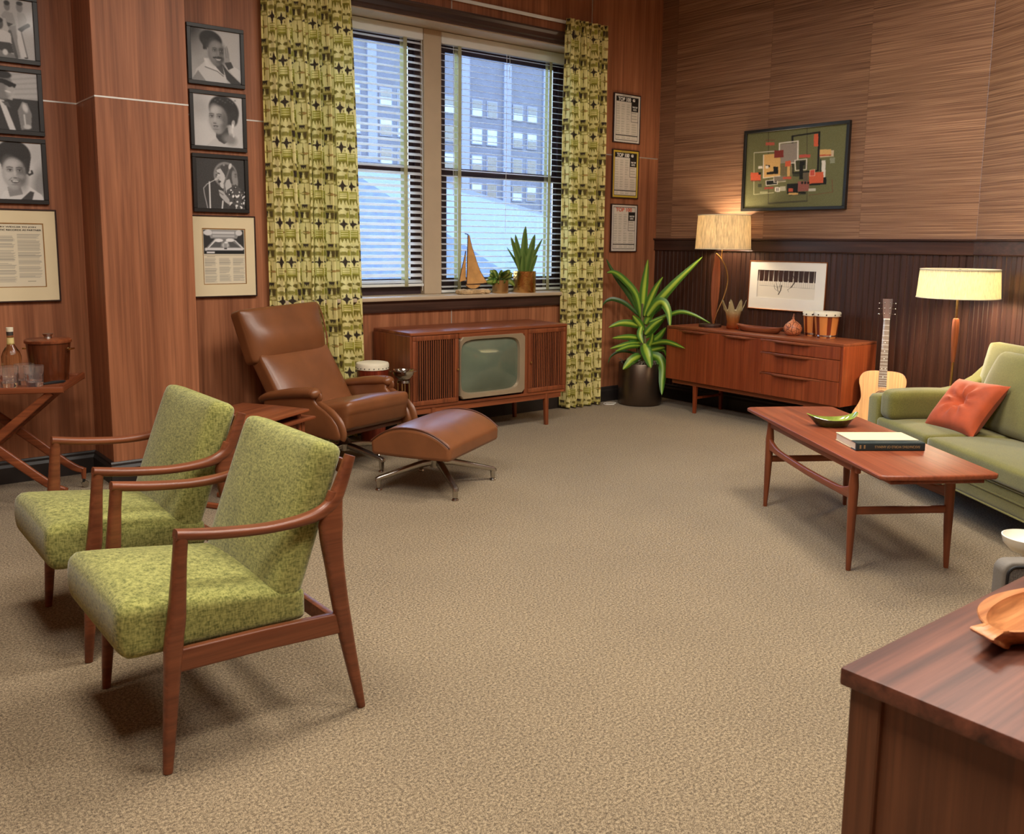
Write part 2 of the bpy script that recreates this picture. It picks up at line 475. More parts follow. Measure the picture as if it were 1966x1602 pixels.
# right wall (grasscloth over tall beadboard) and the wall that turns in towards the room
CY = 3.1
ANG = R(30)
AD = Vector((-math.sin(ANG), -math.cos(ANG), 0)); AN = Vector((-math.cos(ANG), math.sin(ANG), 0))
ALEN = 5.6
def grass_mat():
    m, nt, bs = new_mat('grasscloth')
    v = coords(nt, (1.3, 1.3, 210)); v2 = coords(nt, (.35, .35, 60)); v3 = coords(nt, (.6, .6, 4)); v4 = coords(nt, (7, 7, 330))
    n1 = noise(nt, v, 1, 3, .6); n2 = noise(nt, v2, 1, 3, .6); n3 = noise(nt, v3, 1, 2); n4 = noise(nt, v4, 1, 2)
    c = ramp(nt, n1, [(.28, rgb(92, 64, 48)), (.48, rgb(140, 104, 80)), (.74, rgb(182, 144, 112))])
    c2 = ramp(nt, n2, [(.3, (.80, .77, .75, 1)), (.64, (1.05, 1.03, 1.0, 1))])
    c3 = ramp(nt, n3, [(.3, (.88, .86, .84, 1)), (.7, (1.08, 1.06, 1.06, 1))])
    oi = nt.nodes.new('ShaderNodeObjectInfo')
    c4 = ramp(nt, oi.outputs['Random'], [(0, (.86, .84, .82, 1)), (1, (1.06, 1.06, 1.06, 1))])
    x = mixc(nt, 1, c, c2, 'MULTIPLY'); x = mixc(nt, 1, x, c3, 'MULTIPLY'); x = mixc(nt, 1, x, c4, 'MULTIPLY')
    nt.links.new(x, bs.inputs['Base Color'])
    bs.inputs['Roughness'].default_value = .62; bs.inputs['Specular IOR Level'].default_value = .3
    bump(nt, bs, n1, .5, .004)
    return m
M['grass'] = grass_mat()
wall_right = struct(MB().span((XR + .012, CY, 0), (XR + .2, WY + .01, CEIL)).obj('wall_right', M['black'], smooth=0))
RZ0, RZ1 = 1.445, 1.562
for y0, y1 in ((3.1, 4.02), (4.02, 4.94), (4.94, 5.86 + .14), (6.0, WY)):
    MB().span((XR + .004, y0 + .0008, RZ1 - .02), (XR + .012, y1 - .0008, CEIL)).obj('wallpaper_strip', M['grass'], wall_right, smooth=0)
PITCHB = .05
def plank_mesh():
    b = MB(); V, Fc = prism([(0, 0), (.009, .0), (.012, .0025), (.012, PITCHB - .008), (.0095, PITCHB - .006), (.012, PITCHB - .004), (.009, PITCHB - .0005), (0, PITCHB - .0005)], RZ0 + .02)
    b.add(V, Fc); return b.mesh('plank', 20)
PM = plank_mesh(); PM.materials.append(M['dark_wood'])
def planks(parent, p0, d, L):
    k = int(L / PITCHB); ang = math.atan2(d.y, d.x) - math.pi / 2
    for i in range(k + 1):
        p = p0 + d * (i * PITCHB)
        o = bpy.data.objects.new('plank', PM); COL.objects.link(o); o.parent = parent
        o.location = (p.x, p.y, 0); o.rotation_euler = (0, 0, ang)
# planks lie with their outline x = room direction; flip so the bead faces the room
def planks_wall(parent, start, d, n, L):
    k = int(L / PITCHB)
    Mx = Matrix((n, d, Vector((0, 0, 1)))).transposed()
    if Mx.determinant() < 0:
        start = start + d * (k * PITCHB + PITCHB); d = -d; Mx = Matrix((n, d, Vector((0, 0, 1)))).transposed()
    rz = Mx.to_euler().z
    for i in range(k + 1):
        o = bpy.data.objects.new('plank', PM); COL.objects.link(o); o.parent = parent
        o.location = start + d * (i * PITCHB); o.rotation_euler = (0, 0, rz)
planks_wall(wall_right, Vector((XR + .012, CY, 0)), Vector((0, 1, 0)), Vector((-1, 0, 0)), WY - CY - .05)
# angled wall
A0 = Vector((XR, CY, 0))
b = MB(); o2 = [A0 - AN * .012, A0 - AN * .012 + AD * ALEN, A0 - AN * .2 + AD * ALEN, A0 - AN * .2]
b.prism([(p.x, p.y) for p in o2], CEIL); wall_angled = struct(b.obj('wall_right_angled', M['black'], smooth=0))
def slab(name, mat, parent, s0, s1, z0, z1, d0, d1, r=0):
    """board along the angled wall: s along, d out into the room"""
    b = MB(); V, Fc = bevbox((s1 - s0, d1 - d0, z1 - z0), r, 2)
    Mx = Matrix((AD, AN, Vector((0, 0, 1)))).transposed()
    P = V + np.array([(s0 + s1) / 2, (d0 + d1) / 2, (z0 + z1) / 2])
    # object-local frame keeps grain along the wall
    b.add(P, Fc); o = b.obj(name, mat, parent, smooth=0)
    o.matrix_local = Matrix.Translation(A0) @ Mx.to_4x4() if Mx.determinant() > 0 else Matrix.Translation(A0) @ Matrix((AD, -AN, Vector((0, 0, 1)))).transposed().to_4x4()
    if Mx.determinant() < 0:
        me = o.data
        for v in me.vertices: v.co.y = -v.co.y
        me.flip_normals()
    return o
for k in range(6):
    slab('wallpaper_strip', M['grass'], wall_angled, k * .92 + .0008, min(ALEN, (k + 1) * .92) - .0008, RZ1 - .02, CEIL, -.012, -.004)
planks_wall(wall_angled, A0 - AN * .012, AD.copy(), AN.copy(), 4.0)
# chair rails
rail_prof = [(-.012, RZ0), (.012, RZ0), (.016, RZ0 + .006), (.012, RZ0 + .012), (.012, RZ1 - .02), (.028, RZ1 - .014), (.030, RZ1), (-.012, RZ1)]
def rail(name, start, d, n, L, prof, mat):
    V, Fc = prism(prof, L)
    Mx = Matrix((d, n, Vector((0, 0, 1)))).transposed().to_4x4(); Mx.translation = start
    P = np.stack([V[:, 2], V[:, 0], V[:, 1]], 1)
    b = MB(); b.add(P, Fc, Mx); return struct(b.obj(name, mat, smooth=0))
rail('trim_1', Vector((XR, CY, 0)), Vector((0, 1, 0)), Vector((-1, 0, 0)), WY - CY, rail_prof, M['dark_wood_x'])
rail('trim_2', A0, AD, AN, ALEN, rail_prof, M['dark_wood_x'])
bboard('baseboard_right', (XR, CY), (XR, WY), (-1, 0))
bboard('baseboard_angled', A0[:2], (A0 + AD * ALEN)[:2], AN[:2])
# thin corner bead between veneer and grasscloth
struct(MB().span((XR - .004, WY - .004, .142), (XR + .004, WY + .004, CEIL)).obj('trim_3', M['veneer'], smooth=0))

# ceiling lamp housings around the area lights
WHERE = ('over the doorway side', 'over the desk', 'over the green armchairs', 'over the middle of the carpet', 'over the coffee table')
for k, (x, y) in enumerate(CEILING_LIGHTS):
    t = empty('ceiling_lamp', (x, y, CEIL), label='square ceiling lamp with white metal rim ' + WHERE[k], cat='ceiling lamp', group='ceiling lamps above the room')
    b = MB()
    for sx, sy, w, h in ((.48, 0, .03, .99), (-.48, 0, .03, .99), (0, .48, .93, .03), (0, -.48, .93, .03)):
        b.box((sx, sy, -.025), (w, h, .05))
    b.obj('rim', M['white_blind'], t, smooth=0)
    MB().box((0, 0, -.01), (.93, .93, .012)).obj('reflector', M['white'], t, smooth=0)

# ------------------------------------------------------------------ windows, sill, trim
YB = 6.44                       # blind plane
MX0, MX1 = 4.175, 4.345         # mullion
b = MB(); b.span((WX0 - .02, WY - .055, WZ0 - .03), (WX1 + .02, WY + TH, WZ0), .006, 2)
struct(b.obj('trim_4', M['beige_paint'], smooth=30))                   # sill board
rail('trim_5', Vector((WX0 - .06, WY, 0)), Vector((1, 0, 0)), Vector((0, -1, 0)), WX1 - WX0 + .12,
     [(-.01, WZ0 - .12), (.02, WZ0 - .12), (.026, WZ0 - .105), (.03, WZ0 - .05), (.052, WZ0 - .03), (-.01, WZ0 - .03)], M['trim_dark'])
rail('trim_6', Vector((WX0 - .06, WY, 0)), Vector((1, 0, 0)), Vector((0, -1, 0)), WX1 - WX0 + .12,
     [(-.01, WZ1), (.018, WZ1), (.022, WZ1 + .02), (.034, WZ1 + .03), (.034, WZ1 + .065), (.05, WZ1 + .085), (.05, WZ1 + .10), (-.01, WZ1 + .105)], M['trim_dark'])
b = MB()   # painted reveal lining (jambs, soffit, mullion)
b.span((WX0, WY + .002, WZ0), (WX0 + .012, WY + TH, WZ1)); b.span((WX1 - .012, WY + .002, WZ0), (WX1, WY + TH, WZ1))
b.span((WX0 + .0122, WY + .002, WZ1 - .012), (WX1 - .0122, WY + TH, WZ1))
struct(b.obj('trim_7', M['beige_paint'], smooth=0))
struct(MB().span((MX0, YB - .03, WZ0), (MX1, WY + TH, WZ1 - .0125), .004, 1).obj('trim_8', M['beige_paint'], smooth=0))
def pane_mat():
    m, nt, bs = new_mat('pane'); out = nt.nodes['Material Output']; nt.nodes.remove(bs)
    tr = nt.nodes.new('ShaderNodeBsdfTransparent'); tr.inputs[0].default_value = (.92, .96, 1, 1); gl = nt.nodes.new('ShaderNodeBsdfGlossy'); gl.inputs['Roughness'].default_value = .02
    fr = nt.nodes.new('ShaderNodeFresnel'); fr.inputs[0].default_value = 1.35; n_ = noise(nt, coords(nt), 2, 2)
    gl.inputs[0].default_value = (.9, .93, 1, 1); ms = nt.nodes.new('ShaderNodeMixShader'); nt.links.new(fr.outputs[0], ms.inputs[0]); nt.links.new(tr.outputs[0], ms.inputs[1]); nt.links.new(gl.outputs[0], ms.inputs[2]); nt.links.new(ms.outputs[0], out.inputs[0]); bp_ = nt.nodes.new('ShaderNodeBump'); bp_.inputs['Strength'].default_value = .02; nt.links.new(n_, bp_.inputs['Height']); nt.links.new(bp_.outputs[0], gl.inputs['Normal'])
    return m
M['pane'] = pane_mat()
def sash_window(name, x0, x1):
    y0 = WY + .27; zm = (WZ0 + WZ1) / 2 - .05
    w = empty(name, ((x0 + x1) / 2, y0, WZ0), kind='structure')
    W_ = (x1 - x0) / 2; H_ = WZ1 - WZ0 - .0125
    fr = MB(); fr.span((-W_, 0, 0), (-W_ + .05, .05, H_)); fr.span((W_ - .05, 0, 0), (W_, .05, H_))
    fr.span((-W_ + .0505, 0, H_ - .09), (W_ - .0505, .05, H_)); fr.span((-W_ + .0505, 0, 0), (W_ - .0505, .05, .07))
    fr.obj('window_frame', M['sash'], w, smooth=0)
    zc = zm - WZ0
    for nm, za, zb, ya in (('sash', .0702, zc + .03, .006), ('sash', zc - .03, H_ - .0902, .03)):
        s_ = MB(); yy = (ya, ya + .022)
        s_.span((-W_ + .0505, yy[0], za), (-W_ + .095, yy[1], zb)); s_.span((W_ - .095, yy[0], za), (W_ - .0505, yy[1], zb))
        s_.span((-W_ + .0952, yy[0], za), (W_ - .0952, yy[1], za + .06)); s_.span((-W_ + .0952, yy[0], zb - .05), (W_ - .0952, yy[1], zb))
        so = s_.obj(nm, M['sash'], w, smooth=0)
        MB().span((-W_ + .0953, ya + .009, za + .0602), (W_ - .0953, ya + .012, zb - .0502)).obj('pane', M['pane'], so, smooth=0)
    return w
sash_window('window_1', WX0 + .0125, MX0); sash_window('window_2', MX1, WX1 - .0125)

# venetian blinds
def blind(x0, x1, zbot, tilt, label, tapes, cords, dz=.0515):
    W_ = (x1 - x0) / 2; top = WZ1 - .016
    t = empty('venetian_blind', ((x0 + x1) / 2, YB, top), label=label, cat='blind', group='venetian blinds in the window')
    MB().box((0, 0, -.045), (2 * W_, .055, .09), .004, 1).obj('head_rail', M['white_blind'], t, smooth=0)
    sm = None; n = 0; z = -.115
    b = MB(); prof = []
    for k in range(7):
        u = -.024 + .048 * k / 6; prof.append((u, .0035 * (1 - (u / .024) ** 2)))
    V = []; Fc = []
    for sx in (-W_ + .006, W_ - .006):
        for u, h in prof: V.append((sx, u, h))
        for u, h in prof[::-1]: V.append((sx, u, h - .0022))
    m = 14
    Fc = [[k, (k + 1) % m, m + (k + 1) % m, m + k][::-1] for k in range(m)] + [list(range(m)), [m + k for k in range(m)][::-1]]
    b.add(V, Fc); sm = b.mesh('slat', 40); sm.materials.append(M['slat'])
    while top + z > zbot + .04:
        o = bpy.data.objects.new('slat', sm); COL.objects.link(o); o.parent = t
        o.location = (0, 0, z); o.rotation_euler = (R(tilt + rnd.uniform(-1.2, 1.2)), 0, 0); z -= dz
    MB().box((0, 0, zbot - top + .012), (2 * W_, .05, .022), .005, 2).obj('bottom_rail', M['white_blind'], t, smooth=0)
    for xt in tapes:
        b = MB()
        for sy in (-.027, .027): b.box((xt - (x0 + x1) / 2, sy, (zbot - top - .09) / 2), (.034, .0016, top - .09 - zbot))
        b.obj('ladder_tape', M['tape'], t, smooth=0)
    for xc, zc in cords:
        b = MB(); b.tube([(xc - (x0 + x1) / 2, -.034, -.09), (xc - (x0 + x1) / 2 + .004, -.036, (zc - top) / 2), (xc - (x0 + x1) / 2, -.034, zc - top)], .0022, 6)
        b.obj('pull_cord', M['white_blind'], t)
    return t
blind(WX0 + .02, MX0 - .004, 1.135, 30, 'white venetian blind in the left window half, its bottom rail raised off the sill', (3.1, 4.0), ((4.15, 1.1),))
blind(MX1 + .004, WX1 - .018, 1.075, 12, 'white venetian blind in the right window half, hanging down to the sill', (4.53, 5.53), ((4.46, 1.9), (5.02, 1.6), (5.05, 2.9)))
# ------------------------------------------------------------------ flat prints drawn as vertex colours
class Ras:
    def __init__(s, w, h, bg):
        s.w, s.h = w, h
        s.U, s.V = np.meshgrid((np.arange(w) + .5) / w, (np.arange(h) + .5) / h)
        s.A = np.zeros((h, w, 3)); s.A[:] = s.c(bg)
    def c(s, v): return np.array([v] * 3 if np.isscalar(v) else v, float)
    def put(s, m, v, a=1.0):
        m = (np.clip(m, 0, 1) * a)[..., None]; s.A = s.A * (1 - m) + s.c(v) * m; return s
    def ell(s, u, v, ru, rv, val, ang=0, soft=.12, a=1.0):
        c_, s_ = math.cos(R(ang)), math.sin(R(ang)); du, dv = s.U - u, s.V - v
        x = (du * c_ + dv * s_) / ru; y = (-du * s_ + dv * c_) / rv
        d = np.sqrt(x * x + y * y); return s.put((1 - d) / soft + .5, val, a)
    def mask(s, pts):
        m = np.zeros((s.h, s.w), bool); n = len(pts)
        for i in range(n):
            (x0, y0), (x1, y1) = pts[i], pts[(i + 1) % n]
            if y0 == y1: continue
            cr = ((s.V >= min(y0, y1)) & (s.V < max(y0, y1))) & (s.U < (x1 - x0) * (s.V - y0) / (y1 - y0) + x0)
            m ^= cr
        return m.astype(float)
    def poly(s, pts, val, a=1.0): return s.put(s.mask(pts), val, a)
    def line(s, p, q, w, val, a=1.0):
        p = np.array(p); q = np.array(q); d = q - p; L = max(d @ d, 1e-9)
        t = np.clip(((s.U - p[0]) * d[0] + (s.V - p[1]) * d[1]) / L, 0, 1)
        D = np.hypot(s.U - p[0] - t * d[0], s.V - p[1] - t * d[1])
        return s.put((w / 2 - D) * s.w + .5, val, a)
    def lines(s, pts, w, val, closed=False):
        for p, q in zip(pts, pts[1:] + ([pts[0]] if closed else [])): s.line(p, q, w, val)
        return s
    def rect(s, x0, y0, x1, y1, val, a=1.0): return s.put(((s.U >= x0) & (s.U < x1) & (s.V >= y0) & (s.V < y1)).astype(float), val, a)
    def blur(s, k=1):
        for _ in range(k):
            P = np.pad(s.A, ((1, 1), (1, 1), (0, 0)), 'edge')
            s.A = (P[1:-1, 1:-1] * 2 + P[:-2, 1:-1] + P[2:, 1:-1] + P[1:-1, :-2] + P[1:-1, 2:]) / 6
        return s
    def grain(s, amt, seed=1): s.A = np.clip(s.A + np.random.RandomState(seed).randn(s.h, s.w, 1) * amt, 0, 255); return s
    def linear(s):
        x = np.clip(s.A, 0, 255) / 255
        return np.where(x <= .04045, x / 12.92, ((x + .055) / 1.055) ** 2.4)

def print_mesh(name, ras, w, h):
    """vertical sheet in local XZ (x 0..w, z 0..h), facing -Y, colours at the vertices"""
    W_, H_ = ras.w, ras.h
    xs = (np.arange(W_)) / (W_ - 1) * w; zs_ = h - np.arange(H_) / (H_ - 1) * h
    X, Z = np.meshgrid(xs, zs_)
    V = np.stack([X, np.zeros_like(X), Z], -1).reshape(-1, 3)
    i = np.arange(W_ * H_).reshape(H_, W_)
    Fq = np.stack([i[1:, :-1], i[1:, 1:], i[:-1, 1:], i[:-1, :-1]], -1).reshape(-1, 4)
    me = bpy.data.meshes.new(name); me.from_pydata(V.tolist(), [], Fq.tolist()); me.update()
    ca = me.color_attributes.new('Col', 'FLOAT_COLOR', 'POINT')
    c = np.ones((W_ * H_, 4)); c[:, :3] = ras.linear().reshape(-1, 3)
    ca.data.foreach_set('color', c.ravel()); return me

M['print'] = attr_mat('print', .5, .35, .25)
M['print_matte'] = attr_mat('print_matte', .8, .2)
M['ink_orange'] = plain('ink_orange', (206, 92, 60), .7, var=.05)

_fontcache = {}
def text_mesh(body, size, bold=0.0, ext=.0006):
    cu = bpy.data.curves.new('t', 'FONT'); cu.body = body; cu.size = size; cu.offset = bold; cu.extrude = ext
    o = bpy.data.objects.new('t', cu); COL.objects.link(o)
    dg = bpy.context.evaluated_depsgraph_get(); dg.update()
    me = bpy.data.meshes.new_from_object(o.evaluated_get(dg)); bpy.data.objects.remove(o); me.materials.clear()
    return me
def text_obj(body, name, mat, parent, x, z, width=None, size=.02, bold=0.0, y=-.001, height=None, center=False):
    """text on a -Y facing sheet, lower-left at (x,z), squeezed to width / height"""
    me = text_mesh(body, size, bold)
    V = np.array([v.co[:] for v in me.vertices]); lo, hi = V.min(0), V.max(0)
    sx = (width / (hi[0] - lo[0])) if width else 1; sz = (height / (hi[1] - lo[1])) if height else sx
    for v in me.vertices:
        c = v.co; v.co = ((c.x - lo[0]) * sx, -c.z, (c.y - lo[1]) * sz)
    o = add_obj(name, me, mat, parent, (x, y, z)); return o

def rect_frame(w, h, fw, depth, mat, parent, r=.002, name='frame'):
    """four mitred bars around w x h (outer), front at y=-depth"""
    b = MB()
    for a0, a1, ax in (((0, 0), (w, 0), 0), ((0, h), (w, h), 0)):
        z0 = 0 if a0[1] == 0 else h - fw
        b.span((0, -depth, z0), (w, 0, z0 + fw), r, 1)
    for x0 in (0, w - fw): b.span((x0, -depth, fw + .0001), (x0 + fw, 0, h - fw - .0001), r, 1)
    return b.obj(name, mat, parent, smooth=0)

def photo(x0, z0, ras, label, w=.388, h=.388, fw=.026):
    t = empty('framed_photograph', (x0, WY - .001, z0), label=label, cat='picture', group='black framed photographs on the wall')
    rect_frame(w, h, fw, .022, M['black_frame'], t)
    MB().span((fw * .5, -.009, fw * .5), (w - fw * .5, -.001, h - fw * .5)).obj('backing', M['black'], t, smooth=0)
    ras.A = 255 * (ras.A / 255) ** .8
    pm = print_mesh('print', ras, w - 2 * fw + .004, h - 2 * fw + .004)
    o = add_obj('print', pm, M['print'], t, (fw - .002, -.0105, fw - .002))
    return t

PN = 140
def face(r, u, v, s, tone, turn=0.0, smile=1, light=-1):
    r.ell(u, v, .165 * s, .235 * s, tone, 0, .2); r.ell(u, v + .13 * s, .10 * s, .125 * s, tone, 0, .3)
    r.ell(u + light * .06 * s, v - .0 * s, .10 * s, .19 * s, min(255, tone + 42), 0, 1.2, .75)
    r.ell(u - light * .12 * s, v + .05 * s, .07 * s, .19 * s, tone * .5, 0, 1.1, .65); r.ell(u + turn * s, v - .14 * s, .09 * s, .05 * s, min(255, tone + 55), 0, 1.2, .6)
    for sg in (-1, 1):
        eu = u + (sg * .066 + turn) * s; r.ell(eu, v - .045 * s, .045 * s, .03 * s, tone * .62, 0, .9, .7)
        r.ell(eu, v - .042 * s, .028 * s, .0125 * s, 190, 0, .5, .8); r.ell(eu + .004 * s, v - .043 * s, .0125 * s, .0125 * s, 28, 0, .4); r.line((eu - .032 * s, v - .052 * s), (eu + .032 * s, v - .052 * s), .008 * s, 30)
        r.lines([(eu - .042 * s, v - .082 * s), (eu, v - .092 * s), (eu + .042 * s, v - .082 * s)], .011 * s, 48)
        r.ell(eu + sg * .02 * s, v + .05 * s, .045 * s, .035 * s, min(255, tone + 40), 0, 1.2, .5)
    r.ell(u + turn * 1.25 * s, v + .01 * s, .016 * s, .06 * s, min(255, tone + 50), 0, 1, .7)
    r.ell(u + turn * 1.3 * s, v + .058 * s, .032 * s, .02 * s, min(255, tone + 22), 0, .6, .8); r.ell(u + turn * 1.3 * s, v + .074 * s, .03 * s, .008 * s, tone * .35, 0, .7, .9)
    m = u + turn * s
    if smile:
        r.poly([(m - .07 * s, v + .108 * s), (m, v + .118 * s), (m + .07 * s, v + .108 * s), (m + .04 * s, v + .148 * s), (m, v + .158 * s), (m - .04 * s, v + .148 * s)], 62); r.poly([(m - .055 * s, v + .114 * s), (m, v + .121 * s), (m + .055 * s, v + .114 * s), (m + .03 * s, v + .138 * s), (m - .03 * s, v + .138 * s)], 206)
        for sg in (-1, 1): r.lines([(m + sg * .045 * s, v + .07 * s), (m + sg * .088 * s, v + .115 * s)], .008 * s, tone * .6)
    else:
        r.ell(m, v + .118 * s, .046 * s, .011 * s, 58, 0, .5); r.ell(m, v + .133 * s, .038 * s, .012 * s, 92, 0, .6); r.ell(m, v + .131 * s, .02 * s, .005 * s, 165, 0, .6)
    r.ell(m, v + .175 * s, .05 * s, .012 * s, tone * .7, 0, .9, .6)

# mid column, top: man in open collar resting his cheek on a hand
r = Ras(PN, PN, 178); r.ell(0, 0, .3, .35, 50, 0, 1.4); r.ell(.2, .5, .22, .3, 130, 0, 1, .5)
r.poly([(.04, 1), (.1, .78), (.28, .62), (.42, .66), (.66, .8), (.72, 1)], 196); r.poly([(.0, 1), (.14, .8), (.3, 1)], 130)
r.poly([(.36, .58), (.62, .62), (.66, .84), (.5, .74)], 62)
r.poly([(.26, .56), (.36, .55), (.64, .85), (.52, .8), (.3, .72)], 210); r.lines([(.28, .72), (.52, .78), (.64, .86)], .015, 70)
r.poly([(.62, .62), (.74, .76), (1, .97), (1, 1), (.8, 1), (.7, .9)], 45); r.poly([(.74, .7), (.84, .64), (1, .72), (1, .93), (.84, .82)], 200)
r.ell(.41, .2, .225, .17, 30, 12, .15); r.poly([(.24, .2), (.34, .2), (.32, .46), (.25, .38)], 38)
r.ell(.31, .47, .05, .08, 150, -15, .4)
face(r, .51, .43, 1.0, 92, .035, 1, -1); r.line((.45, .525), (.62, .515), .022, 35)
r.poly([(.66, .34), (.73, .27), (.77, .42), (.78, .6), (.68, .64), (.66, .5)], 138); r.lines([(.69, .32), (.71, .5)], .01, 80); r.lines([(.735, .31), (.745, .5)], .01, 90)
r.poly([(.67, .6), (.8, .57), (.85, .67), (.74, .73)], 48)
photo(2.183, 2.522, r.blur(2).grain(3), 'framed photo of a man in an open pale shirt, hand at his cheek')
# mid column, second: woman with cropped hair looking up
r = Ras(PN, PN, 200); r.ell(.15, .25, .2, .2, 165, 0, 1.2, .8); r.ell(.9, .8, .2, .3, 185, 0, 1, .5)
r.poly([(.22, 1), (.38, .86), (.5, .8), (.72, .82), (.95, 1)], 188)
r.poly([(.44, .68), (.68, .6), (.72, .86), (.6, .93), (.5, .88), (.44, .8)], 52); r.ell(.72, .83, .14, .1, 120, 20, .8)
r.ell(.62, .28, .31, .27, 34, 25, .1); r.ell(.8, .42, .1, .15, 40, 0, .3)
face(r, .5, .46, 1.12, 128, -.05, 0, -1); r.ell(.42, .26, .08, .08, 190, 20, .9, .6)
r.ell(.8, .52, .035, .07, 170, 10, .3); r.ell(.79, .57, .022, .045, 235, 0, .4); r.ell(.78, .66, .02, .06, 215, 0, .5); r.ell(.8, .75, .02, .04, 200, 0, .5)
for k in range(9): r.ell(.45 + .05 * k, .1 + .03 * math.sin(k * 2.1), .02, .014, 75, 0, .6, .7)
photo(2.185, 2.100, r.blur(2).grain(3, 2), 'framed photo of a woman with cropped hair glancing up past the camera')
# mid column, third: singer at microphone on black
r = Ras(PN, PN, 44)
r.ell(.6, .32, .24, .25, 120, 20, .1); r.ell(.61, .33, .205, .215, 58, 20, .15); r.ell(.79, .4, .06, .17, 125, -8, .25)
rs = np.random.RandomState(5)
for k in range(30):
    a = rs.rand() * 6.28; r.ell(.61 + .2 * math.cos(a), .33 + .2 * math.sin(a), .022, .018, rs.choice([60, 150, 95]), 0, .6, .8)
r.poly([(.42, .24), (.5, .2), (.58, .32), (.62, .52), (.54, .6), (.49, .56), (.47, .42), (.42, .37), (.44, .33)], 190); r.ell(.46, .3, .03, .012, 50, 20, .4); r.ell(.475, .46, .03, .02, 40, 0, .4)
r.poly([(.58, .44), (.68, .4), (.74, .6), (.6, .68)], 175)
r.poly([(.62, .62), (.8, .5), (.95, .62), (1, .9), (1, 1), (.66, 1), (.58, .82)], 60)
for k in range(46):
    r.ell(.64 + .36 * rs.rand(), .56 + .42 * rs.rand(), .012 + .03 * rs.rand(), .01 + .012 * rs.rand(), rs.choice([225, 235, 30]), rs.rand() * 180, .4)
r.line((.57, .5), (.7, .16), .035, 95); r.line((.575, .5), (.56, .74), .03, 110); r.ell(.7, .15, .03, .06, 200, 20, .3)
r.poly([(.45, .62), (.53, .64), (.66, .8), (.68, .92), (.58, .86), (.47, .74)], 165); r.lines([(.45, .66), (.54, .72)], .015, 70)
r.line((.4, .42), (.47, .38), .05, 170); r.line((.22, .52), (.42, .41), .014, 190); r.line((.27, .48), (.27, 1), .03, 205); r.lines([(.22, .52), (.15, .6), (.16, .7), (.22, 1)], .018, 150); r.line((.53, .84), (.51, 1), .03, 200)
r.poly([(.66, .94), (.72, .88), (.8, .96), (.78, 1), (.66, 1)], 40)
photo(2.187, 1.687, r.blur(1).grain(4, 3), 'framed dark photo of a curly-haired singer at a microphone stand')
# left column, top: group of men standing and seated
r = Ras(PN, PN, 178); r.ell(.6, .2, .35, .3, 168, 0, 1)
r.ell(.6, .14, .045, .075, 105, 0, .3); r.ell(.6, .085, .045, .04, 38, 0, .3); r.poly([(.56, .22), (.68, .24), (.72, .42), (.58, .46), (.57, .34), (.52, .34), (.5, .3)], 138)
r.poly([(.58, .4), (.68, .42), (.6, .48)], 45); r.poly([(.6, .47), (.72, .43), (.73, .75), (.76, .97), (.68, .97), (.66, .78)], 128); r.line((.62, .55), (.7, .97), .05, 70)
r.ell(.79, .13, .05, .085, 110, 0, .3); r.ell(.795, .065, .05, .035, 40, 0, .3); r.poly([(.75, .22), (.86, .22), (.9, .32), (.86, .42), (.76, .46)], 150); r.poly([(.77, .52), (.92, .4), (.92, .42), (.78, .56)], 40); r.line((.78, .5), (.91, .41), .06, 45)
r.poly([(.74, .5), (.79, .53), (.86, .95), (.78, .97), (.73, .7)], 205); r.line((.8, .55), (.87, .95), .015, 80); r.ell(.85, .96, .03, .012, 40)
r.ell(.47, .44, .055, .09, 70, 0, .25); r.ell(.47, .38, .055, .04, 30, 0, .3); r.poly([(.4, .56), (.52, .54), (.63, .58), (.64, .75), (.4, .78)], 196); r.poly([(.38, .73), (.63, .74), (.66, .9), (.4, .92)], 50); r.poly([(.4, .86), (.66, .92), (.7, 1), (.4, 1)], 110); r.ell(.53, .9, .04, .05, 210, 0, .4)
r.ell(.22, .2, .06, .1, 95, 0, .3); r.poly([(.12, .3), (.32, .3), (.34, .7), (.12, .7)], 150); r.poly([(.12, .7), (.34, .7), (.36, 1), (.14, 1)], 95)
photo(.914, 2.52, r.blur(2).grain(3, 4), 'framed photo of several men standing together, topmost at the left edge')
# left column, second: man in dark glasses
r = Ras(PN, PN, 176)
for k in range(6): r.line((.5, .08 + .08 * k), (1, -.02 + .09 * k), .03, 140, .5)
r.poly([(.6, .46), (1, .46), (1, 1), (.4, 1)], 42)
r.poly([(.1, 1), (.2, .6), (.42, .45), (.62, .5), (.72, .45), (.76, .7), (.74, 1)], 40)
r.poly([(.37, .48), (.46, .5), (.62, 1), (.52, 1)], 205); r.poly([(.42, .52), (.52, .52), (.56, .62), (.47, .58)], 70)
r.ell(.45, .26, .16, .23, 110, 0, .2); r.ell(.56, .33, .06, .1, 190, 0, .9, .7); r.ell(.44, .06, .16, .07, 34, 8, .2)
r.poly([(.28, .12), (.5, .15), (.67, .22), (.64, .28), (.55, .27), (.46, .22), (.3, .19)], 22); r.ell(.6, .3, .03, .04, 165, 0, .6); r.ell(.53, .35, .05, .015, 215, 12, .5)
r.poly([(.66, .66), (.74, .5), (.82, .52), (.88, .7), (.86, .94), (.7, .98)], 118); r.line((.76, .72), (.77, .92), .025, 200); r.ell(.78, .6, .04, .08, 200, -15, .6); r.ell(.8, .92, .06, .04, 190, 0, .5)
photo(.914, 2.108, r.blur(2).grain(3, 5), 'framed photo of a man in dark glasses and a suit')
